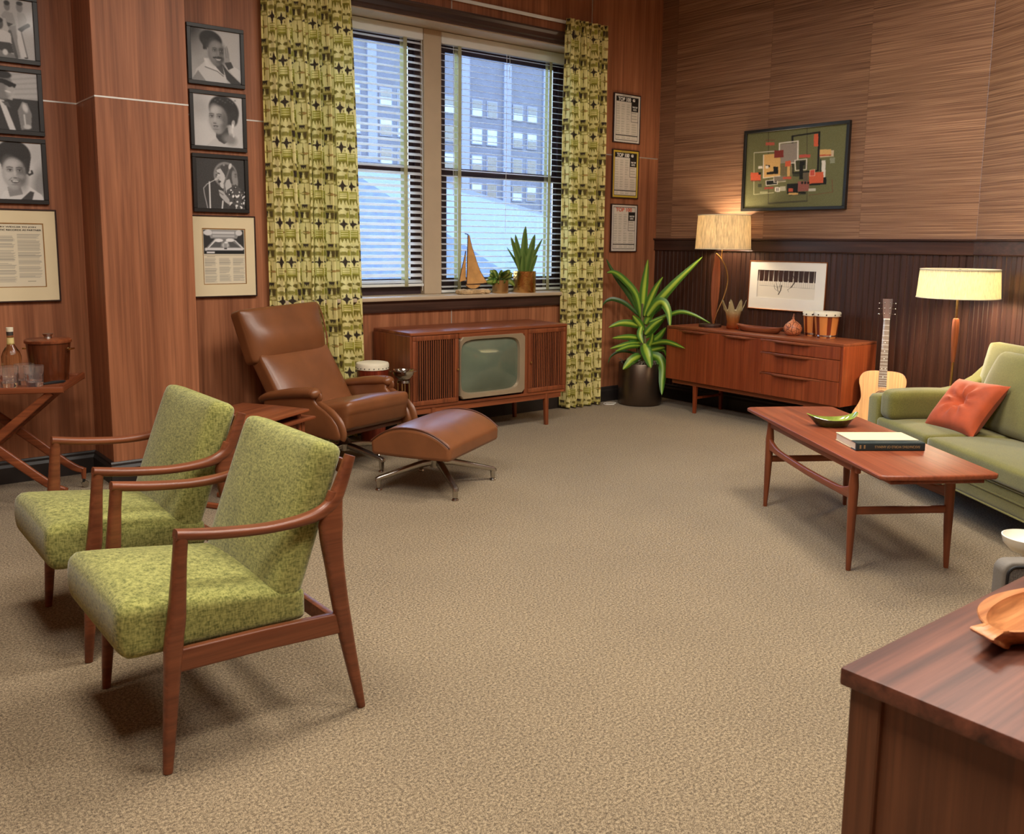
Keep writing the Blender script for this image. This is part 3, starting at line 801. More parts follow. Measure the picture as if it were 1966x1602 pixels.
# left column, third: smiling woman with bouffant hair
r = Ras(PN, PN, 196); r.ell(.95, .7, .12, .3, 110, 10, 1, .8); r.ell(.9, .2, .1, .2, 160, 0, 1, .5)
r.poly([(.3, 1), (.36, .86), (.56, .8), (.74, .74), (.96, .9), (1, 1)], 205); r.poly([(.42, .78), (.62, .74), (.66, .9), (.45, .95)], 120)
r.poly([(.62, 1), (.78, .84), (.84, .86), (.8, 1)], 50)
r.ell(.55, .23, .27, .25, 32, 0, .08); r.poly([(.33, .3), (.44, .2), (.44, .52), (.36, .48)], 34); r.poly([(.7, .3), (.82, .26), (.78, .5), (.72, .56)], 36)
r.lines([(.74, .52), (.78, .56), (.83, .53), (.82, .49)], .03, 34)
face(r, .54, .54, 1.12, 140, .01, 1, -1)
photo(.914, 1.703, r.blur(2).grain(3, 6), 'framed photo of a smiling woman with bouffant hair')

# framed press articles with cream mounts
def article(x0, z0, w, h, ix0, iz0, iw, ih, label, draw, heads):
    t = empty('framed_article', (x0, WY - .001, z0), label=label, cat='picture')
    rect_frame(w, h, .009, .024, M['brown_frame'], t)
    b = MB()   # mount as four strips so the sheet sits recessed
    ya, yb_ = -.018, -.014
    b.span((.004, ya, .004), (w - .004, yb_, iz0)); b.span((.004, ya, iz0 + ih), (w - .004, yb_, h - .004))
    b.span((.004, ya, iz0), (ix0, yb_, iz0 + ih)); b.span((ix0 + iw, ya, iz0), (w - .004, yb_, iz0 + ih))
    b.obj('mount', M['mat_cream'], t, smooth=0)
    g = MB(); f_ = .005
    g.span((ix0, -.0165, iz0), (ix0 + iw, -.013, iz0 + f_)); g.span((ix0, -.0165, iz0 + ih - f_), (ix0 + iw, -.013, iz0 + ih))
    g.span((ix0, -.0165, iz0 + f_), (ix0 + f_, -.013, iz0 + ih - f_)); g.span((ix0 + iw - f_, -.0165, iz0 + f_), (ix0 + iw, -.013, iz0 + ih - f_))
    g.obj('fillet', M['gold_fillet'], t, smooth=0)
    MB().span((.004, -.011, .004), (w - .004, -.001, h - .004)).obj('backing', M['brown_frame'], t, smooth=0)
    ras = Ras(110, int(110 * ih / iw), (222, 212, 186)); draw(ras)
    add_obj('print', print_mesh('print', ras, iw, ih), M['print_matte'], t, (ix0, -.0125, iz0))
    for body, x, z, wd, ht in heads: text_obj(body, 'headline', M['ink'], t, ix0 + x, iz0 + z, wd, .02, .0004, -.0131, ht)
    return t
def txt(r, x0, y0, x1, y1, seed, tone=176):
    rs = np.random.RandomState(seed); y = y0
    while y < y1 - .006:
        r.rect(x0, y, x1 - (rs.rand() * .05 if rs.rand() < .8 else rs.rand() * .15), y + .0075, (tone, tone - 6, tone - 22)); y += .0125
def art1(r):
    for x0, x1, blocks in ((.05, .48, ((.2, .3), (.32, .4), (.42, .6), (.62, .71), (.73, .8), (.83, .92))), (.52, .94, ((.17, .24), (.26, .43), (.45, .55), (.57, .65), (.67, .76), (.78, .86)))):
        for k, (a, b_) in enumerate(blocks): txt(r, x0, a, x1, b_, k + int(x0 * 100))
    txt(r, .66, .9, .84, .915, 3, 120); txt(r, .05, .14, .3, .16, 4, 110)
article(.881, 1.113, .456, .56, .075, .09, .305, .386, 'framed typed article with a headline, low at the left edge', art1,
        [('JERRY WEXLER TO JOIN', .04, .356, .225, .0105), ('ATLANTIC RECORDS AS PARTNER', .008, .339, .285, .0105)])
def art2(r):
    r.rect(.04, .03, .96, .46, 60); r.poly([(.12, .03), (.9, .03), (.8, .18), (.2, .18)], 150); r.rect(.25, .06, .75, .1, 205); r.rect(.25, .12, .75, .15, 190)
    r.ell(.14, .08, .1, .05, 215); r.ell(.85, .08, .08, .05, 210)
    r.poly([(.3, .18), (.72, .18), (.96, .38), (.04, .38)], 128); r.poly([(.34, .22), (.44, .22), (.42, .33), (.18, .33)], 95); r.poly([(.6, .24), (.7, .24), (.86, .33), (.64, .33)], 90)
    r.ell(.38, .215, .1, .03, 232); r.ell(.64, .21, .1, .03, 228); r.ell(.55, .25, .04, .02, 225); r.poly([(.06, .4), (.3, .2), (.34, .2), (.1, .4)], 220); r.poly([(.94, .38), (.72, .2), (.75, .2), (.97, .36)], 220)
    r.rect(.06, .35, .94, .39, 215); r.rect(.5, .27, .56, .37, 50); r.ell(.53, .3, .08, .05, 225, 0, .3, .6); r.rect(.04, .4, .96, .46, 45); r.rect(.1, .41, .28, .445, 225)
    r.rect(.04, .475, .96, .488, (150, 142, 126)); txt(r, .1, .5, .28, .51, 2, 140)
    for j, x0 in enumerate((.05, .37, .69)):
        for k, (a, b_) in enumerate((((.53, .68), (.7, .82), (.84, .96)), ((.53, .66), (.68, .8), (.82, .95)), ((.53, .67), (.69, .81), (.83, .94)))[j]): txt(r, x0, a, x0 + .28, b_, k + j * 5)
    r.blur(1)
article(2.158, 1.109, .456, .558, .078, .088, .304, .382, 'framed article topped by a boardroom photo, beneath the singer photo', art2, [])

# three chart posters right of the window
def chart(z0, bg, head, headtxt, label):
    w, h = .352, .448
    t = empty('chart_poster', (6.106, WY - .001, z0), label=label, cat='poster', group='chart posters right of the window')
    rect_frame(w, h, .009, .02, M['brown_frame'], t)
    MB().span((.004, -.012, .004), (w - .004, -.001, h - .004)).obj('backing', M['brown_frame'], t, smooth=0)
    r = Ras(76, 100, bg); r.rect(.07, .05, .93, .95, (212, 204, 190))
    if head: r.rect(.07, .05, .93, .155, head); txt(r, .3, .018, .7, .028, 1, 120)
    r.rect(.66, .155, .93, .335, (34, 30, 27)); r.rect(.66, .335, .93, .56, (40, 36, 32)); r.rect(.675, .34, .915, .55, (212, 204, 190))
    for k in range(3): txt(r, .69, .36 + .06 * k, .9, .385 + .06 * k, k, 170)
    for k, x0 in enumerate((.09, .27, .47)): txt(r, x0, .2, x0 + .15, .82, k, 186)
    txt(r, .69, .6, .9, .82, 7, 186); r.rect(.07, .84, .93, .862, (34, 30, 27))
    for k in range(4): txt(r, .1 + .2 * k, .875, .26 + .2 * k, .93, k, 180)
    r.lines([(.07, .05), (.93, .05), (.93, .95), (.07, .95)], .012, (60, 54, 48), True)
    iw, ih = w - .018, h - .018
    add_obj('print', print_mesh('print', r, iw, ih), M['print'], t, (.009, -.0135, .009))
    if head:
        text_obj('TOP 100', 'headline', M['white'], t, .055, .38, .165, .03, .0008, -.0142, .034)
        text_obj('G', 'headline', M['white'], t, .245, .384, .03, .03, .002, -.0142, .026)
    else: text_obj('TOP 100', 'headline', M['ink_orange'], t, .06, .378, .215, .03, .0008, -.0142, .036)
    text_obj('THE TOP', 'headline', M['white'], t, .243, .327, .066, .02, .0005, -.0142, .016)
    text_obj('SOUL' if False else 'HITS', 'headline', M['white'], t, .252, .305, .046, .02, .0005, -.0142, .015)
    return t
chart(2.437, (218, 212, 200), (28, 25, 22), True, 'white chart poster headed TOP 100 in a black band, uppermost')
chart(1.930, (204, 176, 60), (28, 25, 22), True, 'chart poster with a yellow border, middle of three')
chart(1.428, (218, 212, 200), None, False, 'chart poster with orange lettering, lowest of three')

# abstract painting on the grasscloth (drawn from its own shapes)
def quadmap(TL, TR, BR, BL):
    def f(x, y):
        u = v = .5
        for _ in range(6):
            xl = TL[0] + (BL[0] - TL[0]) * v; xr = TR[0] + (BR[0] - TR[0]) * v; u = (x - xl) / (xr - xl)
            yt = TL[1] + (TR[1] - TL[1]) * u; yb = BL[1] + (BR[1] - BL[1]) * u; v = (y - yt) / (yb - yt)
        return (u, v)
    return f
r = Ras(300, 206, (104, 102, 68)); q = quadmap((275, 345), (1705, 205), (1650, 1415), (235, 1440)); qq = lambda pts: [q(*p) for p in pts]
orange, tan, cream, blk, grey, drk = (200, 92, 62), (202, 160, 100), (214, 204, 188), (30, 30, 28), (140, 128, 116), (120, 50, 44)
def bx(x0, y0, x1, y1, c, dy=0): r.poly(qq([(x0, y0), (x1, y0 + dy), (x1, y1 + dy), (x0, y1)]), c)
def st(pts, w, c, closed=False): r.lines(qq(pts), w / 1430, c, closed)
st([(600, 320), (610, 1370), (1165, 1340), (1155, 260)], 8, (66, 62, 44))
st([(610, 1360), (1165, 1330)], 22, (74, 72, 56))
bx(560, 470, 690, 515, (170, 84, 66)); st([(555, 440), (690, 440)], 8, (120, 60, 50))
st([(950, 385), (1325, 330), (1310, 890), (960, 920)], 26, blk, True)
bx(780, 500, 1030, 780, grey, -20); st([(765, 800), (765, 485), (1030, 455), (1030, 770), (940, 775)], 20, cream)
bx(1250, 355, 1310, 535, orange)
st([(385, 620), (740, 597)], 12, cream); st([(385, 620), (388, 1230), (690, 1205)], 9, (190, 186, 150))
bx(530, 650, 780, 985, tan, -20); st([(530, 655), (530, 990), (780, 960)], 14, cream); bx(690, 590, 825, 695, drk, -5)
bx(790, 800, 955, 960, (120, 108, 76), -6); [st([(800 + 18 * k, 810), (800 + 18 * k, 950)], 6, (84, 72, 52)) for k in range(5)]
bx(880, 800, 920, 965, tan); bx(850, 745, 930, 825, orange, -6)
bx(680, 825, 750, 930, blk); bx(580, 905, 690, 940, blk, -10); bx(560, 800, 625, 835, blk); bx(450, 815, 515, 852, cream, -4); bx(560, 810, 608, 850, cream)
bx(335, 910, 490, 1025, orange); bx(455, 905, 495, 940, blk); bx(340, 1022, 490, 1034, (120, 60, 44))
bx(1050, 655, 1205, 700, (176, 80, 66), -6); bx(1000, 740, 1150, 880, (66, 66, 46), -10); st([(990, 735), (1155, 718), (1150, 870), (1000, 882)], 14, cream, True); bx(1060, 750, 1130, 810, blk, -5); bx(1055, 800, 1105, 1015, blk)
bx(1110, 915, 1180, 1060, (96, 86, 70)); bx(960, 925, 1055, 970, (60, 62, 46))
bx(1330, 585, 1485, 660, tan, -8); bx(1330, 660, 1485, 680, (180, 88, 60), -8); bx(1485, 595, 1520, 685, (190, 168, 140)); bx(1335, 682, 1490, 697, (196, 172, 140), -8)
bx(1470, 705, 1535, 785, (150, 150, 128)); [st([(1475, 720 + 22 * k), (1530, 715 + 22 * k)], 6, (84, 90, 62)) for k in range(4)]
bx(1360, 740, 1412, 985, cream); bx(1195, 1000, 1425, 1105, blk, -14); bx(1190, 920, 1385, 1080, orange, -12); bx(1200, 875, 1265, 965, (190, 80, 66)); st([(1200, 880), (1268, 872), (1268, 960), (1200, 967)], 8, (220, 180, 150), True)
st([(1345, 730), (1345, 900)], 20, (52, 60, 48)); bx(570, 1030, 740, 1095, blk, -8); st([(570, 1030), (740, 1015), (740, 1082), (575, 1098)], 12, cream, True); bx(690, 970, 860, 1040, (120, 110, 96), -10); st([(685, 985), (690, 1055), (860, 1040)], 10, cream)
bx(820, 975, 940, 1010, (180, 84, 64), -3); bx(450, 1075, 505, 1122, (64, 66, 50)); bx(550, 1125, 685, 1155, (150, 66, 56), -8); bx(480, 1185, 600, 1215, (150, 148, 110), -4)
bx(705, 1125, 780, 1192, cream); st([(730, 1140), (730, 1180)], 8, blk); st([(752, 1140), (752, 1180)], 8, blk); bx(780, 1118, 862, 1182, (176, 170, 146), -4)
bx(880, 1080, 1035, 1225, blk, -10); bx(900, 1145, 968, 1195, (184, 84, 62)); bx(1035, 1045, 1190, 1190, (140, 84, 74), -4); [r.ell(*q(x, 1065), .011, .016, blk) for x in (1095, 1138, 1180)]
bx(905, 1210, 1040, 1240, tan); bx(1040, 1195, 1150, 1225, blk); st([(910, 1250), (1145, 1232)], 8, (50, 48, 40)); bx(1185, 1150, 1282, 1190, (190, 182, 160), -4); st([(1190, 1248), (1510, 1205), (1500, 1020)], 7, (116, 70, 50))
t = empty('abstract_painting', (XR + .003, 5.163, 1.80), rz=-math.pi / 2, label='abstract painting of overlapping blocks on olive, in a black frame above the sideboard', cat='painting')
rect_frame(1.022, .696, .026, .035, M['black_frame'], t)
MB().span((.01, -.016, .01), (1.012, -.001, .686)).obj('backing', M['black'], t, smooth=0)
add_obj('canvas', print_mesh('canvas', r.blur(1).grain(4), .974, .648), M['print_matte'], t, (.024, -.018, .024))

# print of two hands on a keyboard, white mount, thin copper frame
r = Ras(300, 126, (222, 214, 198)); q = quadmap((840, 730), (1528, 760), (1520, 1105), (828, 1060)); qq = lambda pts: [q(*p) for p in pts]
for k in range(27): r.lines(qq([(870 + 24.5 * k, 850 + .9 * k), (868 + 24.5 * k, 922 + 1.6 * k)]), .0035, (150, 142, 130))
r.lines(qq([(862, 918), (1510, 965)]), .006, (110, 104, 94)); r.lines(qq([(866, 760), (1510, 790)]), .004, (160, 152, 140))
for x, w in ((875, 10), (912, 16), (930, 14), (955, 14), (990, 18), (1012, 14), (1050, 18), (1070, 20), (1092, 16), (1130, 26), (1152, 20), (1180, 22), (1205, 18), (1222, 14), (1325, 12), (1348, 12), (1385, 14), (1415, 8), (1450, 10), (1470, 14), (1498, 16)):
    y0 = 760 + (x - 866) * .045; r.lines(qq([(x, y0), (x - 2, y0 + 95)]), w / 1800, (88, 78, 68))
for pts, w in ((([(1095, 1030), (1120, 980), (1130, 920)]), 22), ([(1040, 910), (1050, 960), (1080, 985)], 8), ([(1060, 880), (1085, 950)], 7), ([(1120, 870), (1100, 960)], 8), ([(1075, 940), (1095, 1000)], 12), ([(1240, 950), (1275, 900), (1290, 860)], 22), ([(1200, 975), (1240, 950)], 8), ([(1205, 850), (1220, 890)], 8), ([(1255, 800), (1275, 840), (1300, 880)], 16), ([(1240, 850), (1290, 830)], 10), ([(1205, 975), (1215, 1000)], 5)):
    r.lines(qq(pts), w / 1300, (66, 60, 52))
t = empty('framed_print', (XR + .004, 5.055, .945), rz=-math.pi / 2, label='white mounted drawing of hands on piano keys behind the sideboard', cat='picture')
t.rotation_euler = (R(-1.5), 0, -math.pi / 2)
M['copper'] = plain('copper', (176, 112, 70), .3, metal=.9, var=.05)
rect_frame(.775, .425, .008, .022, M['copper'], t)
b = MB(); b.span((.004, -.016, .004), (.771, -.012, .105)); b.span((.004, -.016, .345), (.771, -.012, .421)); b.span((.004, -.016, .105), (.09, -.012, .345)); b.span((.672, -.016, .105), (.771, -.012, .345)); b.obj('mount', M['mat_white'], t, smooth=0)
MB().span((.004, -.009, .004), (.771, -.001, .421)).obj('backing', M['black'], t, smooth=0)
add_obj('print', print_mesh('print', r.blur(1), .586, .244), M['print_matte'], t, (.088, -.0105, .103))

# ------------------------------------------------------------------ curtains
def curtain_tile():
    W_, H_ = 48, 72
    r = Ras(W_, H_, (226, 212, 140)); P = lambda pts: [(x / 2, y) for x, y in pts]
    dk, ol, li, tn, cr = (68, 58, 48), (126, 114, 54), (170, 164, 70), (182, 148, 88), (238, 226, 156)
    def pol(pts, c): r.poly(P(pts), c)
    def rec(x0, y0, x1, y1, c): r.rect(x0 / 2, y0, x1 / 2, y1, c)
    def el(x, y, rx, ry, c, soft=.12): r.ell(x / 2, y, rx / 2, ry, c, 0, soft)
    def star(cx, cy, rx, ry, c, k=.24):
        pts = []
        for q in range(4):
            a = q * math.pi / 2; b_ = a + math.pi / 4
            pts += [(cx + rx * math.cos(a), cy + ry * math.sin(a)), (cx + rx * k * math.cos(b_), cy + ry * k * math.sin(b_))]
        pol(pts, c)
    # column A (x 0..1): goblet, cups, band, big olive star
    rec(0, 0, 1, .16, (200, 186, 112)); pol([(.18, .01), (.82, .01), (.7, .13), (.6, .06), (.5, .13), (.4, .06), (.3, .13)], dk)
    rec(0, .16, 1, .18, ol); rec(0, .18, 1, .36, (150, 138, 70)); pol([(.04, .19), (.4, .19), (.3, .35), (.12, .35)], dk); pol([(.56, .19), (.96, .19), (.86, .35), (.66, .35)], (104, 90, 54)); pol([(.32, .36), (.46, .19), (.6, .36)], cr)
    rec(0, .36, 1, .47, (168, 156, 84)); el(.62, .42, .3, .035, cr); pol([(0, .38), (.2, .44), (0, .52)], dk)
    rec(0, .48, 1, 1, cr); star(.52, .73, .5, .26, ol); el(.78, .73, .24, .03, tn); el(.3, .73, .2, .022, (208, 190, 120)); pol([(.0, .92), (.08, .96), (.0, 1)], li)
    # column C (x 1..2): crown, dome, dark star, bars
    rec(1, 0, 2, .14, ol); rec(1, .14, 2, .34, (206, 192, 118)); el(1.45, .18, .42, .07, cr); el(1.4, .27, .34, .05, (158, 148, 76)); el(1.85, .26, .12, .08, li)
    rec(1, .34, 2, .64, cr); star(1.5, .49, .5, .165, dk, .36); el(1.16, .4, .05, .03, ol); el(1.84, .58, .05, .03, ol)
    rec(1, .64, 2, .83, li)
    for q in range(3): rec(1.22, .665 + .055 * q, 1.86, .69 + .055 * q, cr)
    rec(1.1, .64, 1.16, .83, cr); rec(1, .83, 2, 1, (140, 130, 58))
    for x in (1.2, 1.5, 1.8): pol([(x - .16, 1.0), (x, .86), (x + .16, 1.0)], cr)
    rec(1, 0, 2, .06, cr); pol([(1.3, .06), (1.5, .12), (1.7, .06)], cr); rec(1.0, 0, 1.05, 1, dk if False else (150, 138, 66))
    return r.linear()
TILE = curtain_tile()
def cloth_mat():
    m = attr_mat('curtain_cloth', .9, .15); nt = m.node_tree; bs = nt.nodes['Principled BSDF']
    v = coords(nt); bump(nt, bs, noise(nt, v, 420, 2), .25, .002)
    tr = nt.nodes.new('ShaderNodeBsdfTranslucent'); at = [n for n in nt.nodes if n.type == 'ATTRIBUTE'][0]
    nt.links.new(at.outputs['Color'], tr.inputs['Color']); ms = nt.nodes.new('ShaderNodeMixShader'); ms.inputs[0].default_value = .14
    out = nt.nodes['Material Output']; nt.links.new(bs.outputs[0], ms.inputs[1]); nt.links.new(tr.outputs[0], ms.inputs[2]); nt.links.new(ms.outputs[0], out.inputs[0])
    return m
M['curtain'] = cloth_mat()
def curtain(xt, xb, ztop, zbot, yc, folds, amp, seed, label, phase=0.0, fs=.0040, repw=.175, rep=.278):
    rs = np.random.RandomState(seed)
    ss = np.linspace(0, 1, 1200)
    ph = np.cumsum(.75 + .5 * np.interp(ss, np.linspace(0, 1, 9), rs.rand(9))); ph = ph / ph[-1] * folds * 2 * np.pi
    am = np.interp(ss, np.linspace(0, 1, 9), .55 + .6 * rs.rand(9))
    prof = np.sin(ph + phase) * am + .25 * np.sin(2 * ph + .7)
    w = xb[1] - xb[0]; dx = np.gradient(ss) * w
    arc = np.cumsum(np.hypot(dx, np.gradient(prof) * amp)); arc -= arc[0]; L = arc[-1]
    nc = int(L / fs); nr = int((ztop - zbot) / .0054)
    s_at = np.interp(np.linspace(0, L, nc), arc, ss)
    zz = np.linspace(ztop, zbot, nr); tz = (ztop - zz) / (ztop - zbot)
    S, T = np.meshgrid(s_at, tz); Z = np.repeat(zz[:, None], nc, 1)
    pr_ = np.interp(s_at, ss, prof)[None, :]
    top = np.clip(1 - T / .035, 0, 1)
    pl = np.sin(np.interp(s_at, ss, ph) * 2.5)[None, :] * .4
    A_ = amp * (.45 + .55 * np.clip(T / .25, 0, 1)); Y = yc + A_ * pr_ * (1 - top * .6) + amp * pl * np.clip(1 - T / .12, 0, 1) * .6
    x0 = xt[0] + (xb[0] - xt[0]) * T ** .8; x1 = xt[1] + (xb[1] - xt[1]) * T ** .8
    sway = .012 * np.sin(T * 5 + S * 7 + seed)
    X = x0 + (x1 - x0) * S + sway * np.sin(np.pi * S)
    hem = Z.copy(); hem[-1, :] += .006 * np.sin(S[-1] * 40)
    V = np.stack([X, Y, hem], -1).reshape(-1, 3)
    i = np.arange(nr * nc).reshape(nr, nc)
    Fq = np.stack([i[:-1, :-1], i[1:, :-1], i[1:, 1:], i[:-1, 1:]], -1).reshape(-1, 4)
    me = bpy.data.meshes.new('cloth'); me.from_pydata(V.tolist(), [], Fq.tolist()); me.update()
    me.polygons.foreach_set('use_smooth', [True] * len(me.polygons))
    uu = (np.linspace(0, L, nc) / repw) % 1; vv = ((ztop - zz) / rep) % 1
    iu = np.minimum((uu * 48).astype(int), 47); iv = np.minimum((vv * 72).astype(int), 71)
    c = np.ones((nr, nc, 4)); c[..., :3] = TILE[iv[:, None], iu[None, :]]
    ca = me.color_attributes.new('Col', 'FLOAT_COLOR', 'POINT'); ca.data.foreach_set('color', c.ravel())
    return setp(add_obj('curtain', me, M['curtain']), label, 'curtain', 'patterned window curtains')
curtain((2.68, 3.355), (2.70, 3.44), 3.43, .015, 6.125, 6.5, .058, 3, 'wide lime and olive patterned curtain left of the window, behind the leather recliner', .4)
curtain((5.44, 5.93), (5.47, 5.935), 3.42, .012, 6.10, 5, .058, 8, 'narrower lime and olive patterned curtain between the window and the charts', 1.2)
t = empty('curtain_rod', (2.5, 6.183, 3.405), label='slim white curtain rod spanning above the window', cat='curtain rod')
MB().box((1.72, 0, 0), (3.36, .01, .028), .003, 1).obj('rod', M['white_blind'], t, smooth=0)
for x in (.06, 1.75, 3.38): MB().box((x, .0105, .0), (.02, .011, .02), .002, 1).obj('bracket', M['white_blind'], t, smooth=0)
# ------------------------------------------------------------------ green open-arm chairs
M['green_tweed'] = fabric('green_tweed', (90, 94, 44), (162, 160, 92), 190, bmp=.3, big=7)
M['sofa_green'] = fabric('sofa_green', (94, 90, 40), (120, 114, 55), 420, bmp=.15, big=4, sheen=.35)
def green_chair(loc, label):
    t = empty('armchair', loc, label=label, cat='chair', group='green tweed armchairs')
    wf = M['walnut_frame']; up = (0, 1, 0)
    for sd in (-1, 1):
        y = .315 * sd
        arm = smooth_path([(-.256, y, .692), (-.14, y, .674), (0, y, .661), (.11, y, .663), (.183, y, .676), (.228, y, .706), (.258, y, .765), (.288, y, .842)], 5)
        sec = lerp_list([(.042, .03), (.052, .028), (.05, .026), (.046, .03), (.042, .04), (.04, .046), (.036, .042), (.032, .034)], len(arm))
        MB().sweep(arm, sec, up, .42, 4).obj('arm', wf, t)
        fl = smooth_path([(-.240, y, .683), (-.247, y, .62), (-.262, y, .45), (-.275, y, .36), (-.305, y, .002)], 4)
        MB().sweep(fl, lerp_list([(.042, .036), (.04, .038), (.04, .05), (.04, .052), (.026, .026)], len(fl)), up, .4, 4).obj('leg', wf, t)
        rl = smooth_path([(.236, y, .735), (.218, y, .63), (.228, y, .5), (.258, y, .295), (.315, y, .002)], 5)
        MB().sweep(rl, lerp_list([(.034, .044), (.038, .078), (.038, .060), (.038, .050), (.026, .026)], len(rl)), up, .4, 4).obj('leg', wf, t)
        MB().sweep([(-.272, y * .99, .326), (.0, y * .99, .320), (.262, y * .99, .306)], (.026, .068), up, .25, 3).obj('side_rail', wf, t)
    MB().box((-.2, 0, .318), (.026, .60, .05), .005, 2).obj('cross_rail', wf, t)
    MB().box((.235, 0, .30), (.026, .60, .05), .005, 2).obj('cross_rail', wf, t)
    MB().box((.285, 0, .80), (.02, .60, .045), .005, 2, rotm('Y', 18)).obj('cross_rail', wf, t)
    def seat(V, P):
        x = V[:, 0] / .285; c = (1 - (V[:, 1] / .29) ** 2) * (1 - np.clip(np.abs(x), 0, 1) ** 4)
        V[:, 2] += np.where(P[:, 2] > 0, .028 * c, 0); V[:, 2] += -.034 * x * np.clip((V[:, 2] + .07) / .14, 0, 1) - .006 * x
        V[:, 0] += np.where(P[:, 0] < 0, -.012 * (1 - P[:, 2] ** 2), 0); return V
    MB().cushion((.275, .288, .068), .03, 16, seat, trs((-.128, 0, .405))).obj('seat_cushion', M['green_tweed'], t, 60)
    def back(V, P):
        c = (1 - (V[:, 1] / .285) ** 2) * (1 - (V[:, 2] / .27) ** 2)
        V[:, 0] += np.where(P[:, 0] < 0, -.03, .008) * np.clip(c, 0, 1); return V
    MB().cushion((.052, .285, .288), .034, 16, back, trs((.148, 0, .608), rotm('Y', 19.5))).obj('back_cushion', M['green_tweed'], t, 60)
    return t
green_chair((1.042, 2.785, 0), 'green tweed armchair with wooden frame, the nearer one, in the foreground')
green_chair((1.045, 3.652, 0), 'green tweed armchair with wooden frame, the farther one, by the bar cart')

# ------------------------------------------------------------------ leather recliner and ottoman
def star_base(t, r, a0, hub, tip, topz, mat):
    b = MB(); b.lathe([(0, hub - .05), (.045, hub - .045), (.05, hub), (.03, hub + .03), (.02, hub + .05), (.02, topz), (0, topz)], 20)
    b.obj('column', mat, t)
    for k in range(4):
        a = R(a0 + 90 * k); c, s = math.cos(a), math.sin(a); p = lambda d, z: (c * d, s * d, z)
        b = MB()
        b.sweep([p(.02, hub - .012), p(.1, hub - .022), p(r * .6, tip + (hub - tip) * .4), p(r - .012, tip), p(r, tip - .006), p(r + .001, tip - .016)], [(.042, .042), (.042, .04), (.038, .034), (.034, .028), (.034, .028), (.034, .026)], (-s, c, 0), .3, 3)
        b.sweep([p(r - .012, tip + .002), p(r - .01, .02)], [(.032, .032), (.028, .026)], (-s, c, 0), .3, 3)
        lg = b.obj('leg', mat, t)
        MB().lathe([(0, 0), (.019, 0), (.021, .004), (.017, .013), (.009, .016), (.009, .024), (0, .024)], 16, p(r - .01, 0)).obj('glide', M['chrome'], lg)
rec = empty('recliner', (2.872, 5.405, 0), R(17), label='brown leather swivel recliner with scrolled arms in front of the curtain', cat='armchair')
star_base(rec, .345, -90, .15, .085, .30, M['satin_metal'])
L_ = M['leather']
def rseat(V, P):
    y = V[:, 1] / .29; V[:, 2] += np.where(P[:, 2] > 0, .03 * (1 - (V[:, 0] / .3) ** 2) * (1 - np.clip(np.abs(y), 0, 1) ** 3), 0)
    V[:, 2] += -.055 * y * (P[:, 2] > -.5) - .012 * y; V[:, 1] += np.where(P[:, 1] < 0, .03 * (P[:, 2] < 0) * np.abs(P[:, 2]), 0); return V
MB().cushion((.298, .31, .075), .04, 14, rseat, trs((0, -.02, .365))).obj('seat_cushion', L_, rec, 60)
def rback(bul):
    def f(V, P):
        c = (1 - np.clip(np.abs(V[:, 0]) / .31, 0, 1) ** 4) * np.clip(1 - P[:, 2] ** 2, 0, 1)
        V[:, 1] += np.where(P[:, 1] < 0, -bul * c, 0); return V
    return f
ang = math.degrees(math.atan2(.30, .36))
MB().cushion((.315, .062, .25), .03, 16, rback(.03), trs((-.025, .345, .53), rotm('X', -33) @ rotm('Y', -2))).obj('back_cushion', L_, rec, 60)
def hrest(V, P):
    c = (1 - np.clip(np.abs(V[:, 0]) / .34, 0, 1) ** 6); f = .5 - .5 * P[:, 2]
    V[:, 1] += np.where(P[:, 1] < 0, -(.018 + .055 * np.sin(np.clip(f, 0, 1) * 2.6) ** 2) * c, 0); V[:, 0] *= 1 + .05 * np.clip(P[:, 2], -1, 1); return V
MB().cushion((.345, .058, .185), .03, 16, hrest, trs((-.05, .540, .868), rotm('X', -15) @ rotm('Y', -2))).obj('headrest', L_, rec, 60)
for sd in (-1, 1):
    wl = smooth_path([(sd * .318, .25, .33), (sd * .318, .40, .55), (sd * .325, .485, .70), (sd * .34, .50, .80), (sd * .345, .545, .95), (sd * .33, .575, 1.045)], 4)
    MB().tube(wl, .006, 6).obj('piping', L_, rec)
MB().box((0, 0, .285), (.58, .52, .03), .01).obj('seat_pan', M['leather_dark'], rec)
for sd in (-1, 1):
    ol = [(.40, .30), (.38, .46), (.34, .485), (.1, .52), (-.07, .54), (-.10, .525), (-.095, .495), (-.13, .47), (-.19, .445), (-.25, .41), (-.295, .365), (-.318, .31), (-.318, .278), (-.28, .262), (.2, .262), (.32, .27)]
    b = MB(); Mx = trs((.302 if sd > 0 else -.362, 0, 0)) @ YZ.to_4x4(); b.prism(ol, .06, .018, Mx, 3); arm = b.obj('arm', L_, rec, 50)
    x = .338 * sd
    pad = smooth_path([(x, .42, .452), (x, .34, .482), (x, .15, .518), (x, .0, .538), (x * 1.01, -.085, .546)], 5)
    b = MB(); b.tube(pad, lerp_list([.03, .042, .048, .05, .046], len(pad)), 14, True, sq=(1.05, .72), up=(0, 0, 1))
    b.ball((x * 1.01, -.092, .542), .042, 10, (1.12, .8, .82)); b.obj('arm_pad', L_, arm, 60)
    pp = smooth_path([(x, -.125, .545), (x, -.128, .518), (x, -.108, .49), (x, -.155, .462), (x, -.235, .425), (x, -.3, .37), (x, -.326, .31), (x, -.318, .27)], 4)
    b = MB(); b.tube(pp, lerp_list([.012, .018, .02, .024, .028, .03, .028, .02], len(pp)), 10, True, sq=(1.15, .6), up=(1, 0, 0)); b.obj('arm_facing', L_, arm, 60)
ott = empty('ottoman', (3.083, 4.60, 0), R(28.8), label='brown leather ottoman with domed top on a four-star metal base', cat='footstool')
